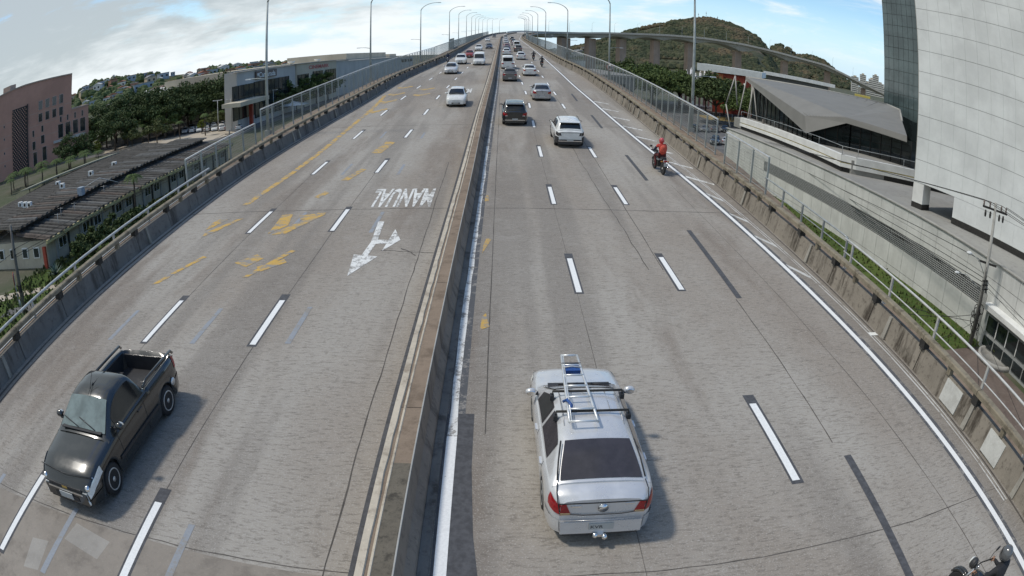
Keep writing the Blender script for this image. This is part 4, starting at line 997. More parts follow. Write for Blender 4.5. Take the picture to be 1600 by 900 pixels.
def white_tower():
    t = thing('white_tower', 'huge windowless white panelled tower rising out of frame', 'building')
    A = Vector((36.3, 45.1, 0)); d = Vector((4.05, -14.25, 0)).normalized(); n = Vector((-d.y, d.x, 0)) * -1.0    # d runs along the facade towards the camera
    n = Vector((d.y, -d.x, 0));  n = n if n.x < 0 else -n
    z0, z1, L = -2.0, 27.0, 40.0
    def F(u, z, o=0.0): p = A + d * u + n * o; return Vector((p.x, p.y, z))
    def fb(u0, u1, za, zb, o0, o1, m, name, par=t):
        mb = MB(); mb.hexa([F(u0, za, o1), F(u1, za, o1), F(u1, za, o0), F(u0, za, o0), F(u0, zb, o1), F(u1, zb, o1), F(u1, zb, o0), F(u0, zb, o0)], m); return mb.build(name, None, par)
    fb(0.03, L, 0.32, z1, -14, -.08, simple('panel_backing', (0.2, 0.2, 0.2), 0.8), 'core')
    fb(5.3, L, z0, .33, -14, -.09, WALLPANEL, 'core')
    fb(0.0, 1.35, z0 + .5, .33, -1.4, -.02, WHITE, 'corner_pillar'); fb(-.02, 1.37, z0, z0 + .5, -1.42, .0, DARKM, 'pillar_base')
    fb(3.2, 3.9, z0 + .5, .33, -9.5, -8.8, WHITE, 'inner_pillar'); fb(3.18, 3.92, z0, z0 + .5, -9.52, -8.78, DARKM, 'pillar_base')
    fb(5.28, L, z0 + .05, z0 + .55, -.02, .04, DARKM, 'plinth')
    pw, ph = 1.55, 2.02
    q = MB(); M = Matrix((d, n, Vector((0, 0, 1)))).transposed().to_4x4()
    q.box((0, 0, 0), (pw - .012, .09, ph - .034), WALLPANEL, M.to_3x3()); me = q.data('facade_panel')
    r = 0
    while .32 + (r + .5) * ph < z1 - .5:
        for c in range(19): link('facade_panel', me, t, F((c + .5) * pw, .33 + (r + .5) * ph, -.03 + rnd.uniform(-.002, .002)))
        r += 1
    q = MB(); q.box((0, 0, 0), (pw - .010, .09, 1.75), WALLPANEL, M.to_3x3()); me2 = q.data('facade_panel')
    for c in range(16): link('facade_panel', me2, t, F(5.33 + (c + .5) * pw, -.555, -.03))
    fb(0, .06, .33, z1, -.9, .02, CONC_L, 'corner_trim')
    # the dark glass slab behind
    t = thing('glass_tower', 'dark green glass tower standing behind the white tower', 'building')
    c0 = Vector((63.5, 90.0, 0)); e = Vector((1.2, -6.0, 0)).normalized(); m_ = Vector((-e.y, e.x, 0)); m_ = m_ if m_.y > 0 else -m_
    def H(u, z, o): p = c0 + e * u + m_ * o; return (p.x, p.y, z)
    mb = MB(); mb.hexa([H(0, -8, 0), H(26, -8, 0), H(26, -8, 18), H(0, -8, 18), H(0, 60, 0), H(26, 60, 0), H(26, 60, 18), H(0, 60, 18)], DARKM); mb.build('core', None, t)
    gp = MB(); Mg = Matrix((e, m_, Vector((0, 0, 1)))).transposed(); gp.box((0, 0, 0), (1.24, .08, 1.94), TGLASS, Mg); gme = gp.data('glass_panel')
    for r in range(22):
        for c in range(12):
            o = link('glass_panel', gme, t, H(.65 + c * 1.3, -3 + r * 2.0, -.05)); o.rotation_euler = (rnd.uniform(-.006, .006), 0, rnd.uniform(-.01, .01))
white_tower()
def folded():
    t = thing('folded_roof_hall', 'dark glass hall under a sharply folded grey roof', 'building')
    V = {'bl': (39.5, 97.5, 6.1), 'br': (60.8, 85.2, 5.8), 'bend': (51.5, 68, 4.4), 'bend2': (57, 76, 5.6), 'tip': (37.3, 70.6, .55), 'in': (37.6, 71.8, 2.6), 'mid': (40.8, 66.4, 3.55), 'midlo': (40.75, 66.2, 2.85), 'r': (45.5, 58.8, 3.2), 'rlo': (45.4, 58.6, 2.5), 'bl2': (39.4, 97.4, 5.6)}
    g = lambda *k: [V[i] for i in k]
    mb = MB()
    def tri(*k): mb.add(g(*k), [tuple(range(len(k)))], ROOFG)
    tri('bl', 'in', 'mid', 'br'); tri('br', 'mid', 'bend2'); tri('mid', 'r', 'bend', 'bend2'); tri('bl', 'bl2', 'tip', 'in'); tri('in', 'tip', 'midlo', 'mid'); tri('mid', 'midlo', 'rlo', 'r')
    mb.build('roof', None, t)
    for k in range(1, 14):
        f = k / 14; a = Vector(V['bl']).lerp(Vector(V['br']), f); b = Vector(V['in']).lerp(Vector(V['mid']), f)
        q = MB(); q.tube([a + Vector((0, 0, .02)), b + Vector((0, 0, .02))], .035, ROOFG, 4); q.build('roof_seam', None, t)
    mb = MB(); 
    for a, b in (('bl', 'br'), ('br', 'bend2'), ('bend2', 'bend')): mb.tube([V[a], V[b]], .16, CONC_L, 5)
    mb.build('roof_edge', None, t)
    wall = [(40.3, 96), (38.8, 71.5), (42, 67.0), (47, 59.5), (60, 60), (60, 84)]; tops = [5.6, .9, 2.9, 2.6, 2.6, 5.2]
    mb = MB(); n = len(wall); vs = [(x, y, -2) for x, y in wall] + [(x, y, z) for (x, y), z in zip(wall, tops)]
    mb.add(vs, [(i, (i + 1) % n, (i + 1) % n + n, i + n) for i in range(n)], DGLASS); mb.build('glass_wall', None, t)
    mb = MB()
    for (xa, ya), (xb, yb), za, zb, k in (((40.3, 96), (38.8, 71.5), 5.6, .9, 14), ((38.8, 71.5), (42, 67), .9, 2.9, 3), ((42, 67), (47, 59.5), 2.9, 2.6, 6)):
        for i in range(k + 1):
            f = i / k; x, y, z = xa + (xb - xa) * f, ya + (yb - ya) * f, za + (zb - za) * f; mb.box((x - .07, y - .05, (z - 2) / 2), (.09, .09, z + 2), DARKM)
        for j in range(6):
            mb.tube([(xa - .06, ya, -1.7 + j * .75), (xb - .06, yb, -1.7 + j * .75)], .025, DARKM, 4) if -1.7 + j * .75 < min(za, zb) else None
    mb.build('mullions', None, t)
    for k, (a, b) in enumerate((((38.2, 99.0, 6.1), (36.9, 99.4, 1.2)), ((38.2, 99.0, 6.1), (38.6, 98.6, 1.2)), ((36.9, 99.4, 1.2), (37.8, 98.2, -4)), ((39.4, 97, 5.6), (38.0, 96.6, -1.0)), ((39.2, 94, 5.1), (39.8, 95.6, -1.2)), ((39.2, 93.4, 5.0), (38.2, 93.2, -2)), ((39.2, 93.4, 5.0), (39.9, 92.2, -2)))):
        mb = MB(); mb.tube([a, b], .10, MALLG, 6); mb.build('strut', None, t)
    # terrace parapet
    t = thing('terrace_parapet', 'low white parapet with dark base around the folded-roof hall', 'parapet')
    path = [(36.6, 92), (36.9, 80), (36.6, 66), (36.2, 59.5), (37.6, 58.2), (43, 56), (52, 52.5)]
    for nm, z0, z1, o, m in (('dark_base', -2.0, -1.45, .25, DARKM), ('lower_slab', -1.45, -1.05, 0, WHITE), ('groove', -1.05, -.9, .2, YEL), ('parapet_slab', -.9, -.15, .06, WHITE)):
        for i in range(len(path) - 1):
            (xa, ya), (xb, yb) = path[i], path[i + 1]; dx, dy = xb - xa, yb - ya; l = math.hypot(dx, dy); nx, ny = -dy / l, dx / l
            if nx < 0 and False: pass
            nx, ny = dy / l * -1, dx / l
            mb = MB(); q = [(xa + nx * o, ya + ny * o), (xb + nx * o, yb + ny * o), (xb + nx * (o + .5), yb + ny * (o + .5)), (xa + nx * (o + .5), ya + ny * (o + .5))]
            mb.hexa([(x, y, z0) for x, y in q] + [(x, y, z1) for x, y in q], m); mb.build(nm, None, t)
    mb = MB(); mb.tube([(x + .3, y + .2, .75) for x, y in path], .035, STEEL, 5)
    for x, y in path: mb.tube([(x + .3, y + .2, -.2), (x + .3, y + .2, .75)], .03, STEEL, 5)
    mb.build('handrail', None, t)
    mb = MB(); mb.hexa([(37.2, 58.5, -2.0), (60, 50, -2), (60, 96, -2), (37.2, 96, -2), (37.2, 58.5, -.5), (60, 50, -.5), (60, 96, -.5), (37.2, 96, -.5)], GREYP); mb.build('platform', None, t)
folded()
def right_far():
    t = thing('red_hall', 'red-walled hall under a thick white roof slab beyond the trees', 'building')
    mb = MB(); mb.hexa([(63.5, 199.8, 5.2), (83, 191, 5.0), (95, 215, 5.0), (75, 224, 5.2), (63.5, 199.8, 7.6), (83, 191, 6.9), (95, 215, 6.9), (75, 224, 7.6)], WHITE); mb.build('roof_slab', None, t)
    mb = MB(); mb.hexa([(69, 199, -8), (81.5, 194, -8), (92, 214, -8), (78, 221, -8), (69, 199, 5.1), (81.5, 194, 4.9), (92, 214, 4.9), (78, 221, 5.1)], REDP); mb.build('wall', None, t)
    mb = MB(); mb.hexa([(69, 198.6, 2.6), (71.8, 197.4, 2.6), (72, 197.8, 2.6), (69.2, 199, 2.6), (69, 198.6, 4.9), (71.8, 197.4, 4.9), (72, 197.8, 4.9), (69.2, 199, 4.9)], simple('orange_panel', (0.6, 0.16, 0.06), 0.6)); mb.build('orange_panel', None, t)
    for k in range(5):
        x, y = 72.5 + k * 2.5, 194.6 - k * .95
        for sgn in (-.8, .8):
            q = MB(); q.tube([(x + sgn, y, -2), (x, y, 2.6)], .18, WHITE, 5); q.build('strut', None, t)
    for k in range(10):
        f = k / 9; mb = MB(); mb.tube([(0, 0, -9), (0, 0, 3.2 + (k % 3) * .9)], [.42, .42], simple('white_fin', (0.70, 0.70, 0.74), 0.6), 8); mb.tube([(0, 0, 3.1 + (k % 3) * .9), (0, 0, 3.9 + (k % 3) * .9)], [.4, .1], WHITE, 8)
        o = mb.build('ventilation_pipe', None, None, (64.5 + 14 * f, 220.4 - 4.6 * f, 0)); tag(o, 'white upright pipe in a row left of the red hall', 'pipe', 'row of white pipes beside the red hall')
    t = thing('grey_depot', 'grey flat-roofed depot below the right parapet by the sign', 'building')
    mb = MB(); mb.box((28, 200, -3), (16, 66, 10), simple('depot_wall', (0.17, 0.17, 0.17), 0.8)); mb.build('wall', None, t)
    mb = MB(); mb.box((28, 200, 2.3), (16.8, 66.8, .6), simple('depot_roof', (0.27, 0.255, 0.23), 0.85)); mb.build('roof', None, t)
    for k in range(6):
        mb = MB(); mb.box((24 + 0 * k, 166.9, -1) if k == 0 else (22 + k * 2.2, 166.9, -.5), (1.3, .2, 1.6), DGLASS); mb.build('window', None, t)
    t = thing('white_shed', 'small white shed behind the depot roof beside the bridge', 'building'); mb = MB(); mb.box((31, 262, -1.5), (9, 8, 13.5), WHITE); mb.build('wall', None, t); mb = MB(); mb.box((31, 262, 5.4), (9.6, 8.6, .3), RT[1]); mb.build('roof', None, t)
    t = thing('long_white_canopy', 'long pale yellow-white canopy behind the folded roof', 'canopy')
    mb = MB(); mb.hexa([(104, 238, 6.2), (131, 224, 5.3), (134, 230, 5.3), (107, 244, 6.2), (104, 238, 7.6), (131, 224, 6.7), (134, 230, 6.7), (107, 244, 7.6)], WHITE); mb.build('roof', None, t)
    mb = MB(); mb.hexa([(106, 238.5, -8), (129, 226.5, -8), (131, 230, -8), (108, 242, -8), (106, 238.5, 6.1), (129, 226.5, 5.2), (131, 230, 5.2), (108, 242, 6.1)], simple('shed_dark', (0.12, 0.12, 0.11), .8)); mb.build('wall', None, t)
    for k in range(8):
        f = k / 7; mb = MB(); mb.box((104.5 + 24 * f, 236.5 - 12.5 * f, 1.5), (2.2, .4, 2.0), WHITE); mb.build('window', None, t)
    t = thing('yellow_canopy', 'small yellow roof near the distant towers', 'canopy'); mb = MB(); mb.box((163, 251, 3.9), (8, 6, 1.0), simple('yellow_roof', (0.6, 0.48, 0.12), .7), Euler((0, 0, -.6)).to_matrix()); mb.build('roof', None, t); mb = MB(); mb.box((163, 251, -2.3), (7, 5, 11.3), WHITE, Euler((0, 0, -.6)).to_matrix()); mb.build('wall', None, t)
    t = thing('long_shed', 'long grey shed roof in the yard behind the folded roof', 'building'); mb = MB(); mb.box((130, 190, -4), (60, 26, 8), HW[3], Euler((0, 0, -.5)).to_matrix()); mb.build('wall', None, t); mb = MB(); mb.box((130, 190, .2), (62, 28, .4), RT[1], Euler((0, 0, -.5)).to_matrix()); mb.build('roof', None, t)
    t = thing('noise_board', 'pale hoarding on the left parapet where the bridge narrows', 'hoarding'); s = 158
    for k in range(5):
        mb = MB(); mb.box((0, 0, 1.4), (.12, 2.9, 2.6), BEIGE); o = link('board', mb.data('board'), t); o.matrix_basis = path_mat(LB, s + 3 * k, -3.4)
right_far()
# ------------------------------------------------------------------ vehicles (local y = forward, x = right, origin on the road)
def smooth_tab(tab):
    xs = [a for a, b in tab]; ys = [b for a, b in tab]
    if xs[0] > xs[-1]: xs, ys = xs[::-1], ys[::-1]
    g = np.arange(xs[0] - .3, xs[-1] + .3, .02); v = np.interp(g, xs, ys); v = np.convolve(np.pad(v, 3, mode='edge'), np.ones(7) / 7, 'valid')
    return lambda y: float(np.interp(y, g, v))
def lerp(a, b, t): return a + (b - a) * t
KINDS = {
 'sedan': dict(L=4.5, W=.885, top=[(-2.25, .93), (-2.1, 1.02), (-1.75, 1.05), (-1.2, 1.0), (.9, .98), (1.3, .93), (1.9, .84), (2.15, .74), (2.25, .60)], cab=[(1.15, .97), (.95, 1.05), (.30, 1.39), (0, 1.45), (-.7, 1.46), (-1.15, 1.41), (-1.4, 1.31), (-1.95, 1.06)],
   ws=(.36, 1.02), rw=(-1.90, -1.24), sw=((.62, -.22), (-.32, -1.22)), wy=(1.36, -1.30), wr=.315, tail='corner'),
 'hatch': dict(L=4.05, W=.86, top=[(-2.02, .88), (-1.92, .98), (-1.2, 1.0), (.85, .98), (1.2, .94), (1.75, .84), (1.95, .72), (2.02, .58)], cab=[(1.12, .97), (.9, 1.07), (.28, 1.42), (0, 1.48), (-.6, 1.49), (-1.2, 1.43), (-1.5, 1.36), (-1.93, 1.02)],
   ws=(.34, 1.0), rw=(-1.90, -1.50), sw=((.6, -.2), (-.3, -1.25)), wy=(1.25, -1.25), wr=.30, tail='corner'),
 'suv': dict(L=4.45, W=.92, top=[(-2.22, .98), (-2.12, 1.08), (-1.2, 1.1), (.8, 1.08), (1.2, 1.06), (1.9, .96), (2.15, .84), (2.22, .66)], cab=[(1.1, 1.07), (.9, 1.18), (.32, 1.55), (.05, 1.62), (-.6, 1.65), (-1.5, 1.60), (-1.78, 1.53), (-2.12, 1.10)],
   ws=(.38, 1.0), rw=(-2.07, -1.80), sw=((.62, -.22), (-.32, -1.2)), wy=(1.36, -1.32), wr=.36, tail='corner'),
 'van': dict(L=4.9, W=.95, top=[(-2.45, 1.0), (-2.38, 1.05), (.9, 1.05), (1.6, 1.02), (2.2, .92), (2.38, .8), (2.45, .62)], cab=[(1.75, 1.03), (1.5, 1.2), (.85, 1.78), (.55, 1.92), (0, 2.0), (-2.2, 2.0), (-2.32, 1.95), (-2.42, 1.05)],
   ws=(.85, 1.62), rw=(-2.36, -2.30), sw=((1.05, .25),), wy=(1.5, -1.5), wr=.34, tail='corner'),
 'pickup': dict(L=4.55, W=.87, top=[(-2.27, .96), (-2.18, 1.06), (-1.7, 1.07), (-.62, 1.04), (.75, .98), (1.1, .95), (1.75, .86), (2.1, .74), (2.27, .56)], cab=[(1.12, .96), (.95, 1.06), (.42, 1.42), (.15, 1.50), (-.25, 1.52), (-.50, 1.47), (-.66, 1.04)],
   ws=(.42, 1.0), rw=(-.62, -.54), sw=((.66, -.38),), wy=(1.42, -1.42), wr=.325, tail='corner', bed=(-2.14, -.70)),
}
def wheel_parts(r):
    ty = MB(); ty.lathe([(r * .66, -.095), (r * .9, -.10), (r, -.07), (r, .07), (r * .9, .10), (r * .66, .095)], (0, 0, 0), 'x', BLACKR, 22)
    rm = MB(); rm.lathe([(r * .70, .062), (r * .68, .085), (r * .62, .080), (r * .58, .045), (.02, .06)], (0, 0, 0), 'x', ALLOY, 20)
    for k in range(5):
        a = 2 * PI * k / 5; M = Euler((a, 0, 0)).to_matrix(); rm.add([M @ Vector((.066, u * r, v * r)) for u, v in ((-.05, .24), (.05, .24), (.135, .53), (-.135, .53))], [(0, 1, 2, 3)], BLACKR)
    rm.lathe([(r * .17, .06), (r * .17, .095), (.01, .1)], (0, 0, 0), 'x', ALLOY, 10); rm.lathe([(r * .70, .07), (r * .69, .1), (r * .61, .1), (r * .60, .07)], (0, 0, 0), 'x', ALLOY, 22)
    return ty.data('tyre'), rm.data('rim')
WHC = {}
def car(kind, name, label, cat, body, glass=GLASS, lampm=RED_L, bump=None, roofm=None, ws_glass=None, plate='', rails=False, open_left=False, trim=None, group=None, detail=True):
    K = KINDS[kind]; L, W_ = K['L'], K['W']; h = L / 2
    t = thing(name, label, cat, group=group)
    zt = smooth_tab(K['top']); zr = smooth_tab(K['cab']); wy, wr = K['wy'], K['wr']; zs0 = .20 if kind not in ('suv',) else .26
    def hw(y):
        e = h - abs(y); k = float(np.interp(e, [0, .05, .14, .32, .7, 1.2], [.76, .845, .91, .962, .99, 1.0])); return W_ * k
    def sill(y):
        z = zs0 + max(0, (abs(y) - h + .5)) * .16
        for q in wy:
            ra = wr + .055; d = abs(y - q)
            if d < ra: z = max(z, wr + math.sqrt(ra * ra - d * d) - .0)
        return z
    bed = K.get('bed')
    def ring(y):
        w, z, s = hw(y), zt(y), sill(y); cr = .035; zm = max(lerp(s, z, .42) if s < .5 else s + .05, s + .03)
        if bed and bed[0] < y < bed[1]: a = [(0, .60), (w - .16, .60), (w - .12, z - .01), (w - .05, z + .005)]
        else: a = [(0, z + cr), (.5 * w, z + cr * .75), (.84 * w, z + cr * .1), (.955 * w, z - .045)]
        return a + [(w, z - .17), (w * 1.0, min(zm, z - .2)), (.985 * w, min(s + .10 if s < .4 else s + .015, z - .22)), (.955 * w, s)]
    def low(y, tt):
        r = ring(y); i = min(int(tt), 6); f = tt - i; return Vector((lerp(r[i][0], r[i + 1][0], f), y, lerp(r[i][1], r[i + 1][1], f)))
    ys = set(np.round(np.linspace(-h, h, 41), 4)) | {-h + .03, -h + .07, h - .03, h - .07}
    for q in wy:
        for d in np.linspace(-wr - .06, wr + .06, 13): ys.add(round(q + d, 4))
    if bed: ys |= {bed[0], bed[0] + .012, bed[1], bed[1] - .012}
    ys = sorted(ys); mb = MB(); vs = []
    for y in ys:
        r = ring(y); vs += [(-x, y, z) for x, z in r[:0:-1]] + [(x, y, z) for x, z in r]
    k = 15; mb.add(vs, [(i * k + j, i * k + j + 1, (i + 1) * k + j + 1, (i + 1) * k + j) for i in range(len(ys) - 1) for j in range(k - 1)], body, True)
    mb.add(vs[:k], [tuple(range(k))], body); mb.add(vs[-k:], [tuple(range(k))[::-1]], body)
    mb.build('body', None, t)
    mb = MB(); mb.box((0, 0, .42), (W_ * 1.70, L - .7, .42), BLACKP); mb.build('underbody', None, t)
    # cabin
    c0, c1 = K['cab'][-1][0], K['cab'][0][0]
    def cw(y): return hw(y) * .93 if not bed else W_ * .92
    hmax = max(b for a, b in K['cab'])
    def cring(y):
        zb = zt(y) - .02; z = max(zr(y), zb + .03); wb = cw(y); wt = wb - (.25 if kind != 'van' else .12) * (z - zb) / (hmax - .98)
        return [(0, z + .03), (.5 * wt, z + .022), (.84 * wt, z), (wt, z - .05), (lerp(wt, wb, .33), lerp(z - .05, zb, .33)), (lerp(wt, wb, .66), lerp(z - .05, zb, .66)), (wb, zb)]
    cys = sorted(set(np.round(np.linspace(c0, c1, 34), 4))); mb = MB(); vs = []
    for y in cys:
        r = cring(y); vs += [(-x, y, z) for x, z in r[:0:-1]] + [(x, y, z) for x, z in r]
    k = 13; mb.add(vs, [(i * k + j, i * k + j + 1, (i + 1) * k + j + 1, (i + 1) * k + j) for i in range(len(cys) - 1) for j in range(k - 1)], body, True)
    mb.add(vs[:k], [tuple(range(k))], body); mb.build('cabin', None, t)
    def top(y, u, off=.009):
        r = cring(y); wt = r[3][0]; z = r[0][1] - (abs(u) ** 2) * .035; return Vector((u * wt, y, z + off))
    def topslope(y): a, b = top(y - .03, 0), top(y + .03, 0); d = (b - a); return Vector((0, -d.z, d.y)).normalized()
    def screen(ya, yb, ua, m, nm):
        q = MB(); vs = []; n = 8; mm = 10
        for i in range(n + 1):
            y = lerp(ya, yb, i / n); nn = topslope(y) * .012
            for j in range(mm + 1): vs.append(top(y, -ua + 2 * ua * j / mm, 0) + nn)
        q.add(vs, [(i * (mm + 1) + j, i * (mm + 1) + j + 1, (i + 1) * (mm + 1) + j + 1, (i + 1) * (mm + 1) + j) for i in range(n) for j in range(mm)], m, True); return q.build(nm, None, t)
    screen(K['ws'][0], K['ws'][1], .90, ws_glass or glass, 'windscreen')
    if kind == 'van':
        q = MB(); q.box((0, -h + .0, 1.5), (1.4, .03, .55), glass); q.build('rear_window', None, t)
    else: screen(K['rw'][0], K['rw'][1], .86, glass, 'rear_window')
    if roofm: screen(K['ws'][0] - .08, K['rw'][1] + .10 if kind != 'pickup' else -.45, .93, roofm, 'roof_panel')
    def side(ya, yb, sg, ta=.10, tb=.90, m=glass, nm='side_window', off=.010):
        q = MB(); vs = []; n = 10; ok = 0
        for i in range(n + 1):
            y = lerp(ya, yb, i / n); r = cring(y); (xt, z1), (xb, z0) = r[3], r[6]
            for j in range(4):
                f = lerp(1 - ta, 1 - tb, j / 3) if z1 - z0 > .16 else .5
                vs.append((sg * (lerp(xt, xb, f) + off), y, lerp(z1, z0, f)))
        q.add(vs, [(i * 4 + j, i * 4 + j + 1, (i + 1) * 4 + j + 1, (i + 1) * 4 + j) for i in range(n) for j in range(3)], m, True); return q.build(nm, None, t)
    for a, b in K['sw']:
        for sg in (-1, 1): side(a, b, sg)
    if open_left: side(.55, -.18, -1, .16, .84, INK, 'open_window', .014)
    def patch(ya, yb, ta, tb, sg, m, nm, off=.010, n=6, mm=4, par=t):
        q = MB(); vs = []
        for i in range(n + 1):
            for j in range(mm + 1):
                p = low(lerp(ya, yb, i / n), lerp(ta, tb, j / mm)); vs.append((sg * (p.x + off), p.y + (off * .6 if abs(p.y) > h - .2 else 0) * (1 if p.y > 0 else -1), p.z + off * .4))
        q.add(vs, [(i * (mm + 1) + j, i * (mm + 1) + j + 1, (i + 1) * (mm + 1) + j + 1, (i + 1) * (mm + 1) + j) for i in range(n) for j in range(mm)], m, True); return q
    zf, zrr = zt(h), zt(-h)
    dk = bump or body
    # tail lamps wrap the rear corners, headlamps the front ones
    for sg in (-1, 1):
        q = patch(-h, -h + .24, 3.15, 4.4, sg, lampm, 'tail_lamp', .010)
        we = hw(-h); q.prism([(sg * we * .86, zrr - .05), (sg * we * .975, zrr - .06), (sg * we * 1.0, zrr - .27), (sg * we * .74, zrr - .265)], -h - .014, -h + .02, lampm, lambda u, v, k: (u, k, v))
        f = q.build('tail_lamp', None, t)
        q = MB(); q.prism([(sg * we * .76, zrr - .225), (sg * we * .99, zrr - .22), (sg * we * .99, zrr - .268), (sg * we * .76, zrr - .262)], -h - .020, -h, simple('pale_amber_lens', (.52, .36, .2), .2) if kind == 'sedan' else CLR_L, lambda u, v, k: (u, k, v)); q.build('reversing_lens', None, f)
        q = patch(h - .58, h - .02, 2.95, 4.0, sg, CLR_L, 'headlamp', .012)
        wf = hw(h); q.prism([(sg * wf * .62, zf - .03), (sg * wf * .98, zf - .03), (sg * wf * .99, zf - .2), (sg * wf * .66, zf - .17)], h - .02, h + .014, CLR_L, lambda u, v, k: (u, k, v)); q.build('headlamp', None, t)
        # mirrors
        my = K['ws'][1] - .28; q = MB(); mx_ = cw(my) + .12; q.ball((sg * mx_, my, zt(my) + .10), (.115, .075, .075), body if kind != 'suv' else BLACKP, 10, 6); q.box((sg * (mx_ - .09), my + .02, zt(my) + .05), (.10, .06, .05), BLACKP); m_ = q.build('mirror', None, t)
        q = MB(); q.prism([(sg * mx_ + .085 * math.cos(a), zt(my) + .10 + .052 * math.sin(a)) for a in [2 * PI * i / 10 for i in range(10)]], my - .082, my - .05, CHROME, lambda u, v, k: (u, k, v)); q.build('mirror_glass', None, m_)
    # bumpers, grille, plates
    we, wf = hw(-h), hw(h)
    for nm, sgn in (('rear_bumper', -1), ('front_bumper', 1)):
        q = MB()
        for sg in (-1, 1):
            p = patch(sgn * h, sgn * (h - .5), 5.0 if not bump else 4.7, 7, sg, dk, nm, .014); q.add(p.v, p.f, dk, True)
        w = we if sgn < 0 else wf; q.box((0, sgn * (h + .012), .40), (w * 1.94, .06, .26), dk); q.box((0, sgn * (h + .0), .27), (w * 1.8, .05, .10), BLACKP); q.build(nm, None, t)
    q = MB(); q.prism([(-wf * .5, zf - .06), (wf * .5, zf - .06), (wf * .44, zf - .16), (-wf * .44, zf - .16)], h - .02, h + .012, BLACKP, lambda u, v, k: (u, k, v)); q.box((0, h + .04, .36), (wf * 1.1, .03, .10), BLACKP); g_ = q.build('grille', None, t)
    q = MB(); q.lathe([(.055, 0), (.05, .012), (.01, .015)], (0, h + .012, zf - .1), 'y', CHROME, 10); q.build('badge', None, g_)
    pz = .47 if kind in ('hatch', 'sedan') else .62
    q = MB(); q.box((0, -h - .05, .43 if kind != 'suv' else .50), (.40, .02, .13), PLATE); pl = q.build('number_plate', None, t)
    if plate:
        me = text_data(plate, .20, .065, INK, .01); me.transform(Matrix(((1, 0, 0, -.17), (0, 0, -1, -h - .0615), (0, 1, 0, .392), (0, 0, 0, 1)))); link('plate_lettering', me, pl)
    q = MB(); q.box((0, h + .07, .40), (.40, .02, .13), PLATE); q.build('number_plate', None, t)
    if detail:
        for a in ([K['sw'][0][0] + .12, K['sw'][0][1] - .05] + ([K['sw'][1][1] + .02] if len(K['sw']) > 1 else [])):
            for sg in (-1, 1): patch(a, a + .014, 3.2, 6.4, sg, BLACKP, 'door_seam', .004, 1, 8).build('door_seam', None, t)
        for a in [b + .16 for a, b in K['sw']]:
            for sg in (-1, 1): q = MB(); p = low(a, 3.9); q.box((sg * (p.x + .012), a, p.z), (.035, .19, .03), body); q.build('door_handle', None, t)
        q = MB(); y0 = -h + .36; q.add([top(K['rw'][0] - .05 if kind == 'sedan' else -h + .06, u, 0) for u in (0, .01)], [], None)
        q = MB(); q.prism([(-.7, zrr - .03), (.7, zrr - .03), (.7, zrr - .05), (-.7, zrr - .05)], -h - .006, -h, BLACKP, lambda u, v, k: (u, k, v)); q.build('boot_seam', None, t)
        q = MB(); q.box((0, K['ws'][1] + .03, zr(K['ws'][1]) + .02), (1.2, .09, .02), BLACKP); q.tube([(-.4, K['ws'][1] + .0, zr(K['ws'][1]) + .045), (.12, K['ws'][1] - .16, zr(K['ws'][1] - .16) + .06)], .012, BLACKP, 5); q.tube([(.1, K['ws'][1] + .0, zr(K['ws'][1]) + .045), (.6, K['ws'][1] - .14, zr(K['ws'][1] - .14) + .05)], .012, BLACKP, 5); q.build('wipers', None, t)
    if kind == 'suv':
        for sg in (-1, 1):
            q = MB(); q.tube([(sg * .62, .1, 1.66), (sg * .62, -.6, 1.70), (sg * .61, -1.45, 1.65)], .02, CHROME if rails else BLACKP, 6); q.build('roof_rail', None, t)
        q = MB(); q.hexa([(-.62, -1.98, 1.54), (.62, -1.98, 1.54), (.62, -1.72, 1.58), (-.62, -1.72, 1.58), (-.6, -1.98, 1.57), (.6, -1.98, 1.57), (.62, -1.72, 1.62), (-.62, -1.72, 1.62)], body); q.build('spoiler', None, t)
        for sg in (-1, 1): q = patch(-1.9, 1.9, 6.0, 7, sg, BLACKP, 'cladding', .012, 40, 2); q.build('side_cladding', None, t)
        if trim: q = MB(); q.box((0, -h - .045, .44), (1.45, .02, .05), trim); q.build('bumper_trim', None, t)
    if bed:
        w = W_ - .13
        q = MB(); q.box((0, (bed[0] + bed[1]) / 2, .63), (2 * w - .1, bed[1] - bed[0] - .02, .03), BLACKP); q.build('bed_floor', None, t)
        q = MB(); q.box((0, bed[1] - .05, .81), (2 * w - .06, .04, .40), BLACKP); q.build('bed_front', None, t); q = MB(); q.box((0, bed[0] + .05, .80), (2 * w - .06, .04, .38), BLACKP); q.build('tailgate_liner', None, t)
        for sg in (-1, 1):
            q = MB(); q.tube([(sg * (W_ - .09), bed[1] + .05, 1.10), (sg * (W_ - .09), bed[1] - .15, 1.17), (sg * (W_ - .09), bed[0] + .05, 1.17), (sg * (W_ - .09), bed[0] - .02, 1.09)], .034, body, 7); q.build('bed_rail', None, t)
            q = MB(); q.box((sg * (w - .035), (bed[0] + bed[1]) / 2, .82), (.04, bed[1] - bed[0] - .05, .40), BLACKP); q.build('bed_side', None, t)
            q = MB(); q.box((sg * (w - .2), -1.35, .72), (.2, .5, .16), BLACKP); q.build('wheel_box', None, t)
    if wr not in WHC: WHC[wr] = wheel_parts(wr)
    for y in wy:
        for sg in (-1, 1):
            o = link('wheel', WHC[wr][0], t, (sg * (W_ - .115), y, wr)); o.rotation_euler = (rnd.uniform(0, 6), 0, 0 if sg > 0 else PI)
            link('rim', WHC[wr][1], o)
    t['_L'] = L
    return t
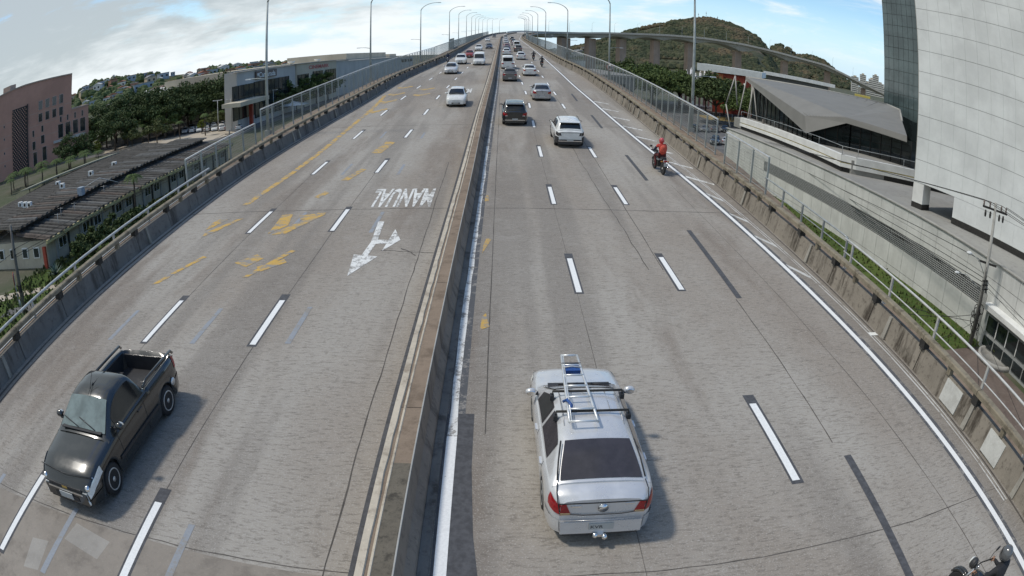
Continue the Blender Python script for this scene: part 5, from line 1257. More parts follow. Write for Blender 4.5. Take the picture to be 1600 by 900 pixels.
def put(o, x, s, away=True, yaw=0.0, scale=1.0):
    a = math.atan2(Z(s + 1) - Z(s - 1), 2.0)
    o.location = P(x, s, 0.01); o.rotation_mode = 'XYZ'
    f = Vector((math.sin(yaw), math.cos(yaw), 0)) * (1 if away else -1); f = Vector((f.x, f.y, math.tan(a) * f.y)).normalized()
    r = f.cross(Vector((0, 0, 1))).normalized(); u = r.cross(f)
    m = Matrix((r, f, u)).transposed().to_4x4() @ Matrix.Diagonal((scale, scale, scale, 1)); m.translation = P(x, s, 0.01)
    o.matrix_world = m; return o
def near_end(o, x, s, away, **k):
    """s is the road point under the end of the vehicle that faces the camera"""
    if '_L' in o: L = o['_L']
    return put(o, x, s + L / 2 * k.get('scale', 1), away, **k)

SILVER = paint('silver_paint', (0.67, 0.67, 0.675), 0.3, 0.32)
SILVER2 = paint('grey_silver_paint', (0.44, 0.44, 0.45), 0.4, 0.32)
WHITEP = paint('white_paint', (0.78, 0.78, 0.76), 0, 0.28)
BLACKC = paint('black_paint', (0.018, 0.02, 0.02), 0.0, 0.22, 1.0)
GREYC = paint('grey_paint', (0.16, 0.155, 0.15), 0.2, 0.35)
REDC = paint('red_paint', (0.30, 0.03, 0.025), 0, 0.3)
BLUEC = paint('dark_blue_paint', (0.03, 0.045, 0.09), 0.1, 0.3)
OLIVC = paint('beige_paint', (0.36, 0.33, 0.28), 0.2, 0.35)
SMOKE = simple('smoked_glass', (0.055, 0.05, 0.055), 0.12, 0, 0.15, 4, 0.45)

# the silver saloon with a ladder on its roof
sed = car('sedan', 'silver_sedan', 'silver sedan nearest the camera carrying an aluminium ladder on its roof', 'car', SILVER, SMOKE, open_left=True, plate='KVR')
q = MB(); q.ball((-.09, -2.34, .26), .05, CHROME, 8, 6); q.ball((.06, -2.36, .24), .055, CHROME, 8, 6); q.box((0, -2.28, .25), (.1, .14, .05), CHROME); q.build('tow_ball', None, sed)
q = MB(); q.lathe([(.085, 0), (.08, .012), (.05, .014)], (0, -2.275, .80), 'y', CHROME, 16); q.build('boot_badge', None, sed)
q = MB(); q.box((0, -1.86, 1.105), (.34, .05, .03), RED_L); q.build('high_brake_lamp', None, sed)
for sg in (-1, 1):
    q = MB(); q.tube([(sg * .70, -1.93, 1.075), (sg * .72, -2.10, 1.03), (sg * .71, -2.235, .93), (sg * .67, -2.262, .70)], .009, BLACKP, 4); q.build('boot_lid_seam', None, sed)
    q = MB(); q.tube([(sg * .60, -1.27, 1.40), (sg * .66, -1.6, 1.26), (sg * .70, -1.90, 1.10)], .014, BLACKP, 4); q.build('window_gasket', None, sed)
q = MB(); q.tube([(-.68, -2.285, .565), (0, -2.30, .565), (.68, -2.285, .565)], .012, SILVER2, 4); q.build('bumper_crease', None, sed)
q = MB(); q.tube([(-.66, -2.262, .70), (-.3, -2.268, .66), (.3, -2.268, .66), (.66, -2.262, .70)], .009, BLACKP, 4); q.build('boot_lower_seam', None, sed)
q = MB(); q.box((.42, -2.258, .86), (.14, .012, .022), CHROME); q.build('boot_lettering_strip', None, sed)
q = MB(); q.box((-.42, -2.258, .84), (.16, .012, .03), CHROME); q.build('boot_lettering_strip', None, sed)
q = MB()
for x in (-.5, -.28, -.08, .12, .32, .5):
    q.tube([(x, .12, 1.452), (x, -.5, 1.478), (x, -.9, 1.432)], .011, SILVER2, 4)
q.build('roof_groove', None, sed)
for yy in (.02, -.62):
    q = MB(); q.tube([(-.64, yy, 1.40), (-.62, yy, 1.535), (.62, yy, 1.535), (.64, yy, 1.40)], .022, DARKM, 6)
    for sg in (-1, 1): q.box((sg * .63, yy, 1.42), (.07, .10, .10), BLACKP)
    q.build('roof_bar', None, sed)
put(sed, 1.62, 9.45, yaw=-.012, scale=.985)
LM = sed.matrix_world.copy()
lad = thing('ladder', 'aluminium ladder tied along the left of the silver sedan roof', 'ladder')
lad.matrix_world = LM
def lw(y): return lerp(.15, .235, (1.25 - y) / 2.25)
for sg in (-1, 1):
    q = MB(); q.tube([(-.20 + sg * lw(y), y, 1.575 + (.0 if y < .5 else (y - .5) * .02)) for y in (1.22, .6, 0, -.5, -1.0)], .024, ALU, 7); q.build('rail', None, lad)
for k in range(7):
    y = 1.22 - k * .37; q = MB(); q.tube([(-.20 - lw(y), y, 1.59), (-.20 + lw(y), y, 1.59)], .019, ALU, 6); q.build('rung', None, lad)
q = MB(); q.tube([(-.20 - lw(y) + .03, y, 1.60) for y in (1.2, -.98)], .010, ALU, 5); q.build('brace', None, lad)
bun = thing('blue_bundle', 'blue strapped bundle hanging at the front end of the ladder', 'bundle'); bun.matrix_world = LM
BLU = simple('blue_plastic', (0.02, 0.075, 0.26), 0.5, 0, .3, 25)
q = MB(); q.box((-.20, .80, 1.545), (.31, .30, .08), BLU); q.build('bag', None, bun)
q = MB(); q.tube([(-.38, .74, 1.6), (-.2, .76, 1.615), (-.02, .74, 1.6)], .014, PIPE, 5); q.tube([(-.38, .9, 1.6), (-.02, .9, 1.6)], .012, INK, 5); q.build('strap', None, bun)
rope = MB(); rope.tube([(-.47, -.35, 1.56), (-.42, -.42, 1.64), (-.36, -.56, 1.62), (-.38, -.62, 1.55)], .028, BLU, 6); o = rope.build('rope_tie'); tag(o, 'blue rope knot tying the ladder to the roof bar', 'rope'); o.matrix_world = LM

# the black pickup
pk = car('pickup', 'black_pickup', 'black single-cab pickup driving towards the camera in the left lanes', 'pickup truck', BLACKC, GLASS, ws_glass=GLASS_G)
q = MB(); q.tube([(.03, .1, 1.56), (-.03, .45, 1.49)], .006, INK, 4); q.tube([(0, .32, 1.5), (.02, .02, 1.78)], .007, INK, 4); q.build('roof_aerial', None, pk)
q = MB(); q.tube([(.02, .16, 1.537), (.02, -.42, 1.525)], .014, BLACKP, 4); q.build('roof_seam', None, pk)
for sg in (-1, 1):
    q = MB(); q.lathe([(.09, 0), (.09, .02), (.01, .025)], (sg * .83, -1.02, .80), 'x', PLATE, 12)
q = MB(); q.lathe([(.085, -.01), (.085, .012), (.01, .014)], (-.872, -1.78, .60), 'x', ALU, 12); q.build('fuel_cap', None, pk)
q = MB(); q.prism([(-.50, .60), (.50, .60), (.56, .48), (.46, .40), (-.46, .40), (-.56, .48)], 2.262, 2.30, BLACKP, lambda u, v, k: (u, k, v)); q.build('main_grille', None, pk)
q = MB(); q.box((0, 2.31, .50), (1.08, .03, .035), CHROME); q.build('grille_bar', None, pk)
for sg in (-1, 1):
    q = MB(); q.ball((sg * .66, 2.18, .60), .075, CHROME, 10, 6); q.ball((sg * .74, 1.98, .70), .055, CHROME, 10, 6); q.build('headlamp_reflector', None, pk)
    q = MB(); q.lathe([(.07, 0), (.06, .02), (.01, .025)], (sg * .62, 2.29, .34), 'y', CLR_L, 12); q.build('fog_lamp', None, pk)
    q = MB(); q.box((sg * .882, 0, .50), (.03, 1.9, .07), BLACKP); q.build('side_moulding', None, pk)
q = MB(); q.tube([(-.80, 2.05, .79), (0, 2.16, .80), (.80, 2.05, .79)], .010, BLACKP, 4); q.build('bonnet_seam', None, pk)
q = MB(); q.box((0, 2.295, .55), (.16, .02, .07), simple('gold_badge', (.6, .45, .15), .3, .8)); q.build('badge', None, pk)
put(pk, -8.05, 9.02, away=False, yaw=.03, scale=1.03)

# traffic on the right-hand carriageway, moving away
for kind, nm, lab, cat, body, kw, x, s in (
 ('suv', 'white_suv', 'white SUV with black rear bumper in the middle lane ahead of the sedan', 'car', WHITEP, dict(bump=BLACKP, plate='', trim=CHROME, lampm=simple('smoked_lamp', (.05, .045, .045), .2)), 4.44, 37.83),
 ('suv', 'black_suv', 'black SUV with red tail lights close to the median', 'car', BLACKC, dict(trim=CHROME, rails=True, roofm=GLASS_G), 1.37, 44.85),
 ('sedan', 'silver_sedan', 'silver sedan in the middle lane behind the white one', 'car', SILVER2, {}, 4.15, 57.75),
 ('pickup', 'grey_pickup', 'grey pickup with a dark bed next to the median, farther on', 'pickup truck', GREYC, {}, 1.64, 74.85),
 ('sedan', 'white_sedan', 'white sedan in the middle lane beside the grey pickup', 'car', WHITEP, {}, 4.28, 82.4),
 ('van', 'white_van', 'white van with an open dark rear ahead of the grey pickup', 'van', WHITEP, {}, 1.7, 93.6),
 ('hatch', 'white_hatchback', 'white hatchback farther along the middle lane near two motorcycles', 'car', WHITEP, {}, 4.43, 115.7),
 ('hatch', 'white_hatchback', 'white hatchback in the queue beside the median, nearest of the queue', 'car', WHITEP, {}, 2.13, 131.1),
 ('suv', 'dark_suv', 'dark SUV in the middle-lane queue', 'car', GREYC, {}, 4.9, 145.1),
 ('sedan', 'blue_sedan', 'dark blue sedan in the queue by the median', 'car', BLUEC, {}, 2.35, 143),
 ('hatch', 'red_hatchback', 'dark red hatchback far up in the queue', 'car', REDC, {}, 2.6, 158),
 ('van', 'white_van', 'white van far up the middle-lane queue', 'van', WHITEP, {}, 5.3, 168),
 ('sedan', 'beige_sedan', 'beige sedan far up beside the median', 'car', OLIVC, {}, 2.8, 176),
 ('suv', 'dark_suv', 'blue-black SUV far up the queue behind the white van', 'car', BLUEC, {}, 5.4, 190),
 ('sedan', 'silver_sedan', 'silver sedan far up the queue near the crest by the median', 'car', SILVER, {}, 3.0, 202),
 ('hatch', 'black_hatchback', 'black hatchback near the crest in the middle lane', 'car', BLACKC, {}, 5.8, 222),
 ('sedan', 'white_sedan', 'white sedan near the crest beside the median', 'car', WHITEP, {}, 3.4, 236),
 ('suv', 'black_suv', 'black SUV close to the crest', 'car', BLACKC, {}, 6.3, 262),
 ('van', 'white_van', 'white van at the crest of the right-hand carriageway', 'van', WHITEP, {}, 4.2, 296)):
    o = car(kind, nm, lab, cat, body, detail=s < 90, group='cars moving away on the right-hand carriageway', **kw)
    o['_L'] = KINDS[kind]['L']; near_end(o, x, s, True, scale=.97)
for kind, nm, lab, cat, body, x, s in (
 ('hatch', 'white_hatchback', 'white hatchback coming towards the camera in the lane next to the median', 'car', WHITEP, -3.28, 53.7),
 ('sedan', 'silver_sedan', 'silver sedan coming downhill in the middle of the left lanes', 'car', SILVER, -5.9, 85),
 ('suv', 'white_suv', 'white SUV coming downhill behind the silver sedan', 'car', WHITEP, -5.6, 103.5),
 ('van', 'white_van', 'white van coming downhill beside the median', 'van', WHITEP, -2.6, 100.9),
 ('hatch', 'red_hatchback', 'red hatchback behind the white SUV on the left lanes', 'car', REDC, -4.9, 121),
 ('hatch', 'white_hatchback', 'white hatchback higher up the left lanes behind the red one', 'car', WHITEP, -3.95, 148.8),
 ('sedan', 'dark_sedan', 'dark sedan high up the left lanes near the median', 'car', BLUEC, -1.7, 160.8),
 ('sedan', 'white_sedan', 'white sedan near the crest on the left carriageway', 'car', WHITEP, -3.2, 242.5),
 ('van', 'grey_van', 'grey van at the crest on the left carriageway', 'van', GREYC, -1.0, 330)):
    o = car(kind, nm, lab, cat, body, detail=s < 90, group='cars coming down the left-hand carriageway')
    near_end(o, x, s, False, scale=.98)
for o in list(bpy.data.objects):
    if '_L' in o: del o['_L']

# ------------------------------------------------------------------ motorcycles and riders
def moto(name, label, tank, group=None):
    t = thing(name, label, 'motorcycle', group=group); r = .30
    for y, nm in ((.66, 'front_wheel'), (-.62, 'rear_wheel')):
        q = MB(); q.lathe([(r * .78, -.045), (r * .9, -.055), (r, -.03), (r, .03), (r * .9, .055), (r * .78, .045)], (0, y, r), 'x', BLACKR, 24); w = q.build(nm, None, t)
        q = MB(); q.lathe([(r * .79, -.02), (r * .74, -.02), (r * .74, .02), (r * .79, .02)], (0, y, r), 'x', ALLOY, 24); q.lathe([(.05, -.06), (.05, .06)], (0, y, r), 'x', ALLOY, 10)
        for k in range(12):
            a = 2 * PI * k / 12; q.tube([(.03 * (-1) ** k, y + .05 * math.cos(a), r + .05 * math.sin(a)), (0, y + r * .76 * math.cos(a + .15), r + r * .76 * math.sin(a + .15))], .005, ALLOY, 4)
        q.build('rim', None, w)
    q = MB(); 
    for sg in (-1, 1): q.tube([(sg * .07, .66, .3), (sg * .075, .42, .92)], .022, CHROME, 7)
    q.build('fork', None, t)
    q = MB(); pts = [(0, .66 + .34 * math.cos(a), .30 + .34 * math.sin(a)) for a in np.linspace(.5, 2.6, 9)]
    for x in (-.05, 0, .05): q.tube([(p[0] + x, p[1], p[2] - abs(x) * .3) for p in pts], .03, tank, 6)
    q.build('front_mudguard', None, t)
    q = MB(); q.ball((0, .14, .82), (.15, .30, .13), tank, 12, 8); q.build('fuel_tank', None, t)
    q = MB(); q.box((0, -.38, .80), (.25, .62, .09), BLACKP, None, .8); q.box((0, -.62, .84), (.22, .22, .08), BLACKP, None, .8); q.build('seat', None, t)
    q = MB(); q.box((0, .02, .44), (.30, .42, .30), DARKM, None, .85); q.ball((0, .1, .58), (.13, .14, .14), ALLOY, 10, 6); q.tube([(0, .38, .9), (0, .1, .62), (0, -.3, .55), (0, -.62, .32)], .03, DARKM, 6); q.tube([(0, .1, .62), (0, -.2, .3)], .03, DARKM, 6); q.build('engine', None, t)
    q = MB(); q.tube([(.14, .15, .3), (.17, -.2, .27), (.18, -.85, .40)], [.025, .03, .045], CHROME, 8); q.build('exhaust', None, t)
    q = MB(); q.tube([(-.38, .25, 1.06), (-.26, .34, 1.04), (-.1, .42, 1.0), (.1, .42, 1.0), (.26, .34, 1.04), (.38, .25, 1.06)], .014, DARKM, 7)
    for sg in (-1, 1): q.tube([(sg * .38, .25, 1.06), (sg * .28, .325, 1.045)], .022, BLACKR, 7)
    q.build('handlebar', None, t)
    for sg in (-1, 1):
        q = MB(); q.tube([(sg * .25, .34, 1.05), (sg * .32, .36, 1.16), (sg * .36, .34, 1.22)], .008, DARKM, 5); q.ball((sg * .38, .34, 1.25), (.075, .02, .05), BLACKP, 10, 6); q.build('mirror', None, t)
    q = MB(); q.ball((0, .56, .92), (.11, .10, .11), BLACKP, 12, 8); h_ = q.build('headlight', None, t); q = MB(); q.lathe([(.09, .0), (.07, .035), (.01, .045)], (0, .635, .92), 'y', CLR_L, 12); q.build('lens', None, h_)
    q = MB(); q.box((0, -.86, .72), (.16, .05, .09), RED_L); q.build('tail_light', None, t)
    q = MB(); q.box((0, -.96, .56), (.20, .02, .16), PLATE); q.tube([(0, -.8, .72), (0, -.93, .56)], .03, BLACKP, 5); q.build('number_plate', None, t)
    for sg in (-1, 1): q = MB(); q.box((sg * .17, -.80, .70), (.09, .06, .05), AMB_L); q.build('indicator', None, t)
    return t
def skin_mesh(verts, edges, mat, name, parent, sub=1, root=0):
    me = bpy.data.meshes.new(name); me.from_pydata([v[:3] for v in verts], edges, []); me.materials.append(mat)
    o = link(name, me, parent); m = o.modifiers.new('skin', 'SKIN'); m.use_smooth_shade = True
    for i, v in enumerate(verts):
        sv = me.skin_vertices[0].data[i]; r = v[3]; sv.radius = (r, r) if not isinstance(r, tuple) else r; sv.use_root = (i == root)
    s = o.modifiers.new('sub', 'SUBSURF'); s.levels = s.render_levels = sub
    dg = bpy.context.evaluated_depsgraph_get(); me2 = bpy.data.meshes.new_from_object(o.evaluated_get(dg)); me2.materials.clear(); me2.materials.append(mat)
    o.modifiers.clear(); o.data = me2; 
    for p in me2.polygons: p.use_smooth = True
    return o
def rider(label, jacket, trousers, helmet, lean=0.14, bag=None, group=None, sleeve=None):
    """seated rider in the motorcycle's frame"""
    t = thing('person', label, 'person', group=group)
    sh = .50 * math.sin(lean)
    V = [(0, -.30, .90, .155), (0, -.28 + sh * .3, 1.02, .15), (0, -.27 + sh * .75, 1.2, .17), (0, -.25 + sh * 1.05, 1.36, .15), (0, -.23 + sh * 1.15, 1.46, .065), (0, -.21 + sh * 1.2, 1.52, .06)]
    E = [(0, 1), (1, 2), (2, 3), (3, 4), (4, 5)]
    for sg in (-1, 1):
        if sleeve and sg < 0: skin_mesh([(sg * .235, -.21 + sh * 1.0, 1.345, .082), (sg * .30, -.10 + sh * .8, 1.17, .066), (sg * .34, .10, 1.07, .053), (sg * .335, .23, 1.085, .043)], [(0, 1), (1, 2), (2, 3)], sleeve, 'sleeve', t)
        b = len(V); V += [(sg * .20, -.24 + sh * 1.05, 1.40, .075), (sg * .30, -.10 + sh * .8, 1.17, .058), (sg * .34, .10, 1.07, .046), (sg * .335, .25, 1.085, .038)]
        E += [(3, b), (b, b + 1), (b + 1, b + 2), (b + 2, b + 3)]
    skin_mesh(V, E, jacket, 'torso', t)
    V = [(0, -.30, .90, .15)]; E = []
    for sg in (-1, 1):
        b = len(V); V += [(sg * .11, -.24, .90, .10), (sg * .20, .14, .86, .085), (sg * .20, .20, .80, .072), (sg * .19, .02, .48, .055), (sg * .18, .0, .36, .045), (sg * .18, .10, .31, .042), (sg * .18, .19, .30, .032)]
        E += [(0, b), (b, b + 1), (b + 1, b + 2), (b + 2, b + 3), (b + 3, b + 4), (b + 4, b + 5), (b + 5, b + 6)]
    skin_mesh(V, E, trousers, 'trousers', t)
    # hands close round the grips
    for sg in (-1, 1):
        V = [(sg * .335, .235, 1.085, .03), (sg * .335, .285, 1.10, .032)]; E = [(0, 1)]
        for k in range(4):
            x = sg * (.375 - .028 * k); b = len(V); V += [(x, .31, 1.095, .0105), (x, .322, 1.065, .0095), (x, .298, 1.038, .0085), (x, .272, 1.035, .008)]; E += [(1, b), (b, b + 1), (b + 1, b + 2), (b + 2, b + 3)]
        b = len(V); V += [(sg * .285, .27, 1.07, .012), (sg * .285, .285, 1.035, .010), (sg * .29, .27, 1.02, .009)]; E += [(0, b), (b, b + 1), (b + 1, b + 2)]
        skin_mesh(V, E, simple('skin', (0.30, 0.17, 0.11), 0.6), 'hand', t)
    c = Vector((0, -.19 + sh * 1.25, 1.62)); q = MB(); q.ball(c, (.135, .155, .15), helmet, 14, 10); q.ball(c + Vector((0, .03, -.06)), (.12, .14, .11), helmet, 12, 8); h_ = q.build('helmet', None, t)
    q = MB(); vs = []
    for i in range(5):
        for j in range(9): a = -1.0 + 2.0 * j / 8; b_ = -.28 + .5 * i / 4; vs.append(c + Vector((math.sin(a) * math.cos(b_) * .142, math.cos(a) * math.cos(b_) * .163, math.sin(b_) * .158)))
    q.add(vs, [(i * 9 + j, i * 9 + j + 1, i * 9 + j + 10, i * 9 + j + 9) for i in range(4) for j in range(8)], GLASS, True); q.build('visor', None, h_)
    if bag:
        q = MB(); q.ball((0, -.47 + sh * .5, 1.22), (.19, .13, .25), bag, 12, 8); q.build('backpack', None, t)
    return t
JR = simple('red_jacket', (0.48, 0.05, 0.035), 0.75, 0, .35, 14)
JO = simple('red_pack', (0.50, 0.075, 0.045), 0.75, 0, .4, 16)
HR = paint('red_helmet', (0.5, 0.05, 0.06), 0, .25)
JB = simple('black_jacket', (0.02, 0.02, 0.023), 0.8, 0, .3, 14)
TB = simple('dark_trousers', (0.035, 0.035, 0.045), 0.9, 0, .3, 14)
HB = paint('black_helmet', (0.03, 0.03, 0.033), 0, .25)
HG = paint('grey_helmet', (0.10, 0.105, 0.11), 0, .25)
def both(m, p, x, s, away=True, yaw=0.0, scale=1.0):
    put(m, x, s, away, yaw, scale); p.matrix_world = m.matrix_world.copy()
both(moto('motorcycle', 'dark motorcycle ridden by the person in red beside the right edge line', BLACKP), rider('person in red jacket and red helmet riding beside the right edge line', JR, simple('maroon_trousers', (.10, .02, .02), .85, 0, .4, 14), HR, .12, JO, sleeve=simple('navy_sleeve', (.02, .025, .05), .8, 0, .3, 14)), 8.62, 32.7, yaw=-.10, scale=1.05)
both(moto('motorcycle', 'black spoke-wheeled motorcycle at the bottom right corner', BLACKC), rider('person in black jacket and helmet at the bottom right corner', JB, TB, HG, .2), 7.72, 3.55, yaw=-.10)
both(moto('motorcycle', 'dark motorcycle far off, the nearer of two by the hatched edge', BLACKP), rider('person in black on the nearer far motorcycle by the hatched edge', JB, TB, HB, .1), 6.97, 99.3)
both(moto('motorcycle', 'dark motorcycle far off, the farther of two by the hatched edge', BLACKP), rider('person in dark clothes on the farther far motorcycle', TB, TB, HG, .1), 6.6, 115.3)
both(moto('motorcycle', 'dark motorcycle coming down along the left parapet', BLUEC), rider('person in dark blue riding down along the left parapet', simple('blue_jacket', (0.03, 0.04, 0.08), .8, 0, .3, 14), TB, HB, .1), -7.85, 107, away=False)
# ------------------------------------------------------------------ vegetation
def leaf_cloud(name, clumps, per, size, mat, seed, flat=0.6):
    """leaf-sized faces scattered in clumps; clumps = (x, y, z, radius)"""
    g = np.random.default_rng(seed); V = []; 
    for cx, cy, cz, r in clumps:
        d = g.normal(size=(per, 3)); d /= np.linalg.norm(d, axis=1)[:, None]; rad = r * g.random(per) ** .45
        c = d * rad[:, None] * np.array([1, 1, flat]) + np.array([cx, cy, cz])
        n = d * .6 + g.normal(size=(per, 3)) * .6 + np.array([0, 0, .35]); n /= np.linalg.norm(n, axis=1)[:, None]
        a = np.cross(n, g.normal(size=(per, 3))); a /= np.linalg.norm(a, axis=1)[:, None]; b = np.cross(n, a)
        s = size * (.6 + .8 * g.random(per))[:, None]
        V.append(np.stack([c - a * s, c - b * s * .55, c + a * s, c + b * s * .55], 1))
    V = np.concatenate(V).reshape(-1, 3); n = len(V) // 4
    me = bpy.data.meshes.new(name); me.vertices.add(len(V)); me.vertices.foreach_set('co', V.ravel()); me.loops.add(len(V)); me.loops.foreach_set('vertex_index', np.arange(len(V), dtype=np.int32))
    me.polygons.add(n); me.polygons.foreach_set('loop_start', np.arange(0, 4 * n, 4, dtype=np.int32)); me.polygons.foreach_set('loop_total', np.full(n, 4, dtype=np.int32)); me.materials.append(mat); me.update(calc_edges=True); return me
def make_tree(name, h, w, mat, seed, wide=False, per=75, nc=34, leaf=.34):
    g = random.Random(seed); t = thing(name, 'x', 'tree'); cl = []
    z0 = h * (.45 if wide else .32)
    for i in range(nc):
        a = g.uniform(0, 2 * PI); q = math.sqrt(g.random()); r = q * w / 2 * g.uniform(.75, 1.05)
        top = h * (1 - .38 * q ** 2.2) - .6; bot = z0 + (top - z0) * (.15 if wide else 0.0)
        z = lerp(bot, top, g.random() ** .6); cl.append((r * math.cos(a), r * math.sin(a), z, g.uniform(.8, 1.45) * w / 9))
    link('crown', leaf_cloud('crown', cl, per, leaf, mat, seed, .62), t)
    q = MB(); hb = h * (.34 if wide else .3)
    q.tube([(0, 0, -.3), (.1, .05, hb * .5), (.05, -.1, hb)], [h * .028, h * .022, h * .019], BARK, 8)
    for i in range(7):
        c = cl[g.randrange(nc)]; q.tube([(.05, -.1, hb * .95), (c[0] * .4, c[1] * .4, lerp(hb, c[2], .55)), (c[0] * .9, c[1] * .9, c[2])], [h * .014, h * .009, h * .004], BARK, 5)
    q.build('trunk', None, t); return t
def make_palm(h, seed, n=15, fl=2.3):
    g = random.Random(seed); t = thing('palm_tree', 'x', 'palm'); q = MB()
    q.tube([(0, 0, -.3), (.15, .1, h * .4), (.1, -.05, h * .75), (0, 0, h)], [.2, .15, .13, .12], BARK, 7); q.build('trunk', None, t); q = MB()
    for i in range(n):
        a = 2 * PI * i / n + g.uniform(-.2, .2); up_ = g.uniform(.1, 1.0); pts = []
        for k in range(7): f = k / 6; pts.append(Vector((math.cos(a) * fl * f * (1 - .12 * up_), math.sin(a) * fl * f * (1 - .12 * up_), h + .1 + up_ * 1.3 * f - (1.0 + .9 * up_) * 1.1 * f * f)))
        sd = Vector((-math.sin(a), math.cos(a), 0))
        for k in range(6):
            p, p2 = pts[k], pts[k + 1]
            for sg in (-1, 1):
                for m in range(3):
                    s = p.lerp(p2, m / 3); w = .62 * math.sin(PI * min(.97, (k + m / 3 + .6) / 6.6)); d = (p2 - p).normalized()
                    e = s + sd * sg * w + d * .18 - Vector((0, 0, .30 * w)); q.add([s, s + d * .11, e], [(0, 1, 2)], PALMG)
    q.build('fronds', None, t); return t
def spread(proto, pts, label, group, seed=0):
    g = random.Random(seed)
    for i, p in enumerate(pts):
        o = proto if not proto.get('used', 0) else dup(proto)
        proto['used'] = 1
        x, y, s = p[:3]; z = p[3] if len(p) > 3 else -8.0
        o.location = (x, y, z); o.rotation_euler = (0, 0, g.uniform(0, 6.28)); o.scale = (s * g.uniform(.9, 1.12), s * g.uniform(.9, 1.12), s)
        o['label'] = label if not (len(p) > 4) else p[4]; o['group'] = group
DA = make_tree('tree', 14, 13.5, LEAF_D, 3, per=95, nc=56); DB = make_tree('tree', 11.5, 10.5, LEAF_M, 4, per=85, nc=42); DO = make_tree('tree', 8.5, 10, LEAF_O, 5, True, per=80, nc=38)
WD = make_tree('rain_tree', 13.8, 16.5, LEAF_D, 6, True, per=100, nc=74, leaf=.36); WM = make_tree('rain_tree', 13.2, 15.5, LEAF_M, 8, True, per=100, nc=66, leaf=.36); YB = make_tree('tree', 7, 5.5, LEAF_Y, 9, per=60, nc=22)
GP = 'trees of the park on the left'; 
spread(DA, [(-99, 147, 1.0), (-106, 152, .95), (-92, 150, 1.0), (-86, 158, 1.02), (-80, 163, 1.0), (-96, 162, 1.05), (-104, 166, 1.0), (-88, 170, 1.0), (-112, 172, 1.0), (-110, 158, .9), (-78, 176, 1.12), (-101, 178, .95), (-96, 114, .62, -8, 'dense dark tree standing in front of the pink building'), (-94, 134, .8), (-105, 145, .9), (-86, 150, .92), (-76, 168, 1.0), (-118, 160, .9), (-82, 154, .8), (-89, 153, .85), (-70, 171, .75), (-93, 117.5, .55, -8, 'lower dark tree beside the dense one at the pink building')], 'dense dark green tree in the park behind the pavilions', GP, 1)
spread(DB, [(-69, 168, .8), (-63.5, 186, .9), (-61, 200, .9), (-60.5, 214, .95), (-60, 228, .95), (-73, 162, .62), (-94, 141, .8), (-103, 139, .75), (-70, 186, .85), (-67, 195, .95), (-66, 203, .95), (-65, 212, 1.0), (-65.5, 222, 1.0), (-65.5, 236, .95), (-66, 250, .95), (-66, 262, .8), (-75, 195, .9), (-80, 190, .9), (-117, 165, 1.0), (-84, 146, .75)], 'mid green tree along the front of the shopping mall', GP, 2)
spread(DO, [(-78, 131, .78), (-66, 165.5, .85), (-62.5, 176, .85), (-59, 186, .9), (-71, 153, .6), (-88, 134, .6)], 'olive brown spreading tree at the edge of the car park', GP, 3)
spread(YB, [(-110, 143, .95, -8, 'yellow-green tree at the corner of the pink building'), (-107, 145.5, .7), (-100, 133, .55), (-96, 127, .5), (-73, 147, .55)], 'small yellow-green tree in the park on the left', GP, 4)
G2 = 'spreading trees on the right bank'
spread(WD, [(57, 161, 1.0, -8, 'broad dark tree with forked trunk, nearest on the right bank'), (47, 222, 1.12), (52, 212, 1.0), (56, 230, 1.05), (66, 176, .86), (43, 236, 1.0)], 'broad dark spreading tree on the right bank', G2, 5)
WE = dup(WD); WE['used'] = 0; spread(WE, [(-80, 173, .95, -8, 'big forked dark tree at the car park before the mall'), (-90, 180, .95), (-70, 184, .7), (-76, 168, .8), (-87, 166, .85), (-100, 188, .9)], 'wide dark tree between the car park and the mall', GP, 15)
spread(WM, [(61, 150, .72), (68, 153, .72), (76, 158, .7), (50, 206, 1.08), (58, 200, .95), (73, 172, .84), (63, 188, .9), (80, 178, .8), (88, 184, .75), (62, 214, 1.0), (48, 190, .95), (44, 205, 1.05), (70, 190, .9)], 'broad mid green spreading tree on the right bank', G2, 6)
P1, P2 = make_palm(4.4, 3, 22, 3.0), make_palm(6.2, 7, 17, 2.0)
spread(P1, [(-103, 96, .8), (-99, 99, .75), (-96, 102, .8), (-93, 105, .85), (-89.5, 107, .8), (-87, 104, .7), (-92, 98, .75), (-86, 109, .75), (-100, 93, .7), (-84, 112, .7), (-97.5, 97, .95), (-94.5, 100.5, 1.0), (-91, 103, .9), (-101, 100, .9), (-88, 111, .85), (-105, 99, .85)], 'short bushy palm in front of the pink building', 'palms in front of the pink building', 7)
spread(P2, [(-41.2, 62.3, .82, -8, 'lone palm beside the long pavilion near the parapet'), (-69, 141, .85, -8, 'palm on the plaza by the car park'), (-81, 146, .75), (-76, 140, .7), (-90, 143, .75), (-85, 138, .7), (-72, 158, .7)], 'slim palm among the park trees', 'slim palms of the park', 8)
SH = make_tree('shrub', 3.2, 3.4, LEAF_D, 12, per=95, nc=20, leaf=.17); SH['category'] = 'shrub'; S2 = make_tree('shrub', 2.4, 2.6, LEAF_O, 13, per=85, nc=16, leaf=.15); S2['category'] = 'shrub'
spread(SH, [(-38.8, 46.8, 1.0), (-37.5, 49.0, 1.05), (-36.0, 50.8, 1.1), (-37.8, 52.5, 1.15), (-36.0, 54.0, 1.1), (-34.8, 52.4, 1.25), (-39.2, 50, .95), (-35.0, 56, 1.05), (-39.6, 56.5, .7)], 'tall dark shrub between the long pavilion and the bridge', 'shrubs beside the long pavilion', 9)
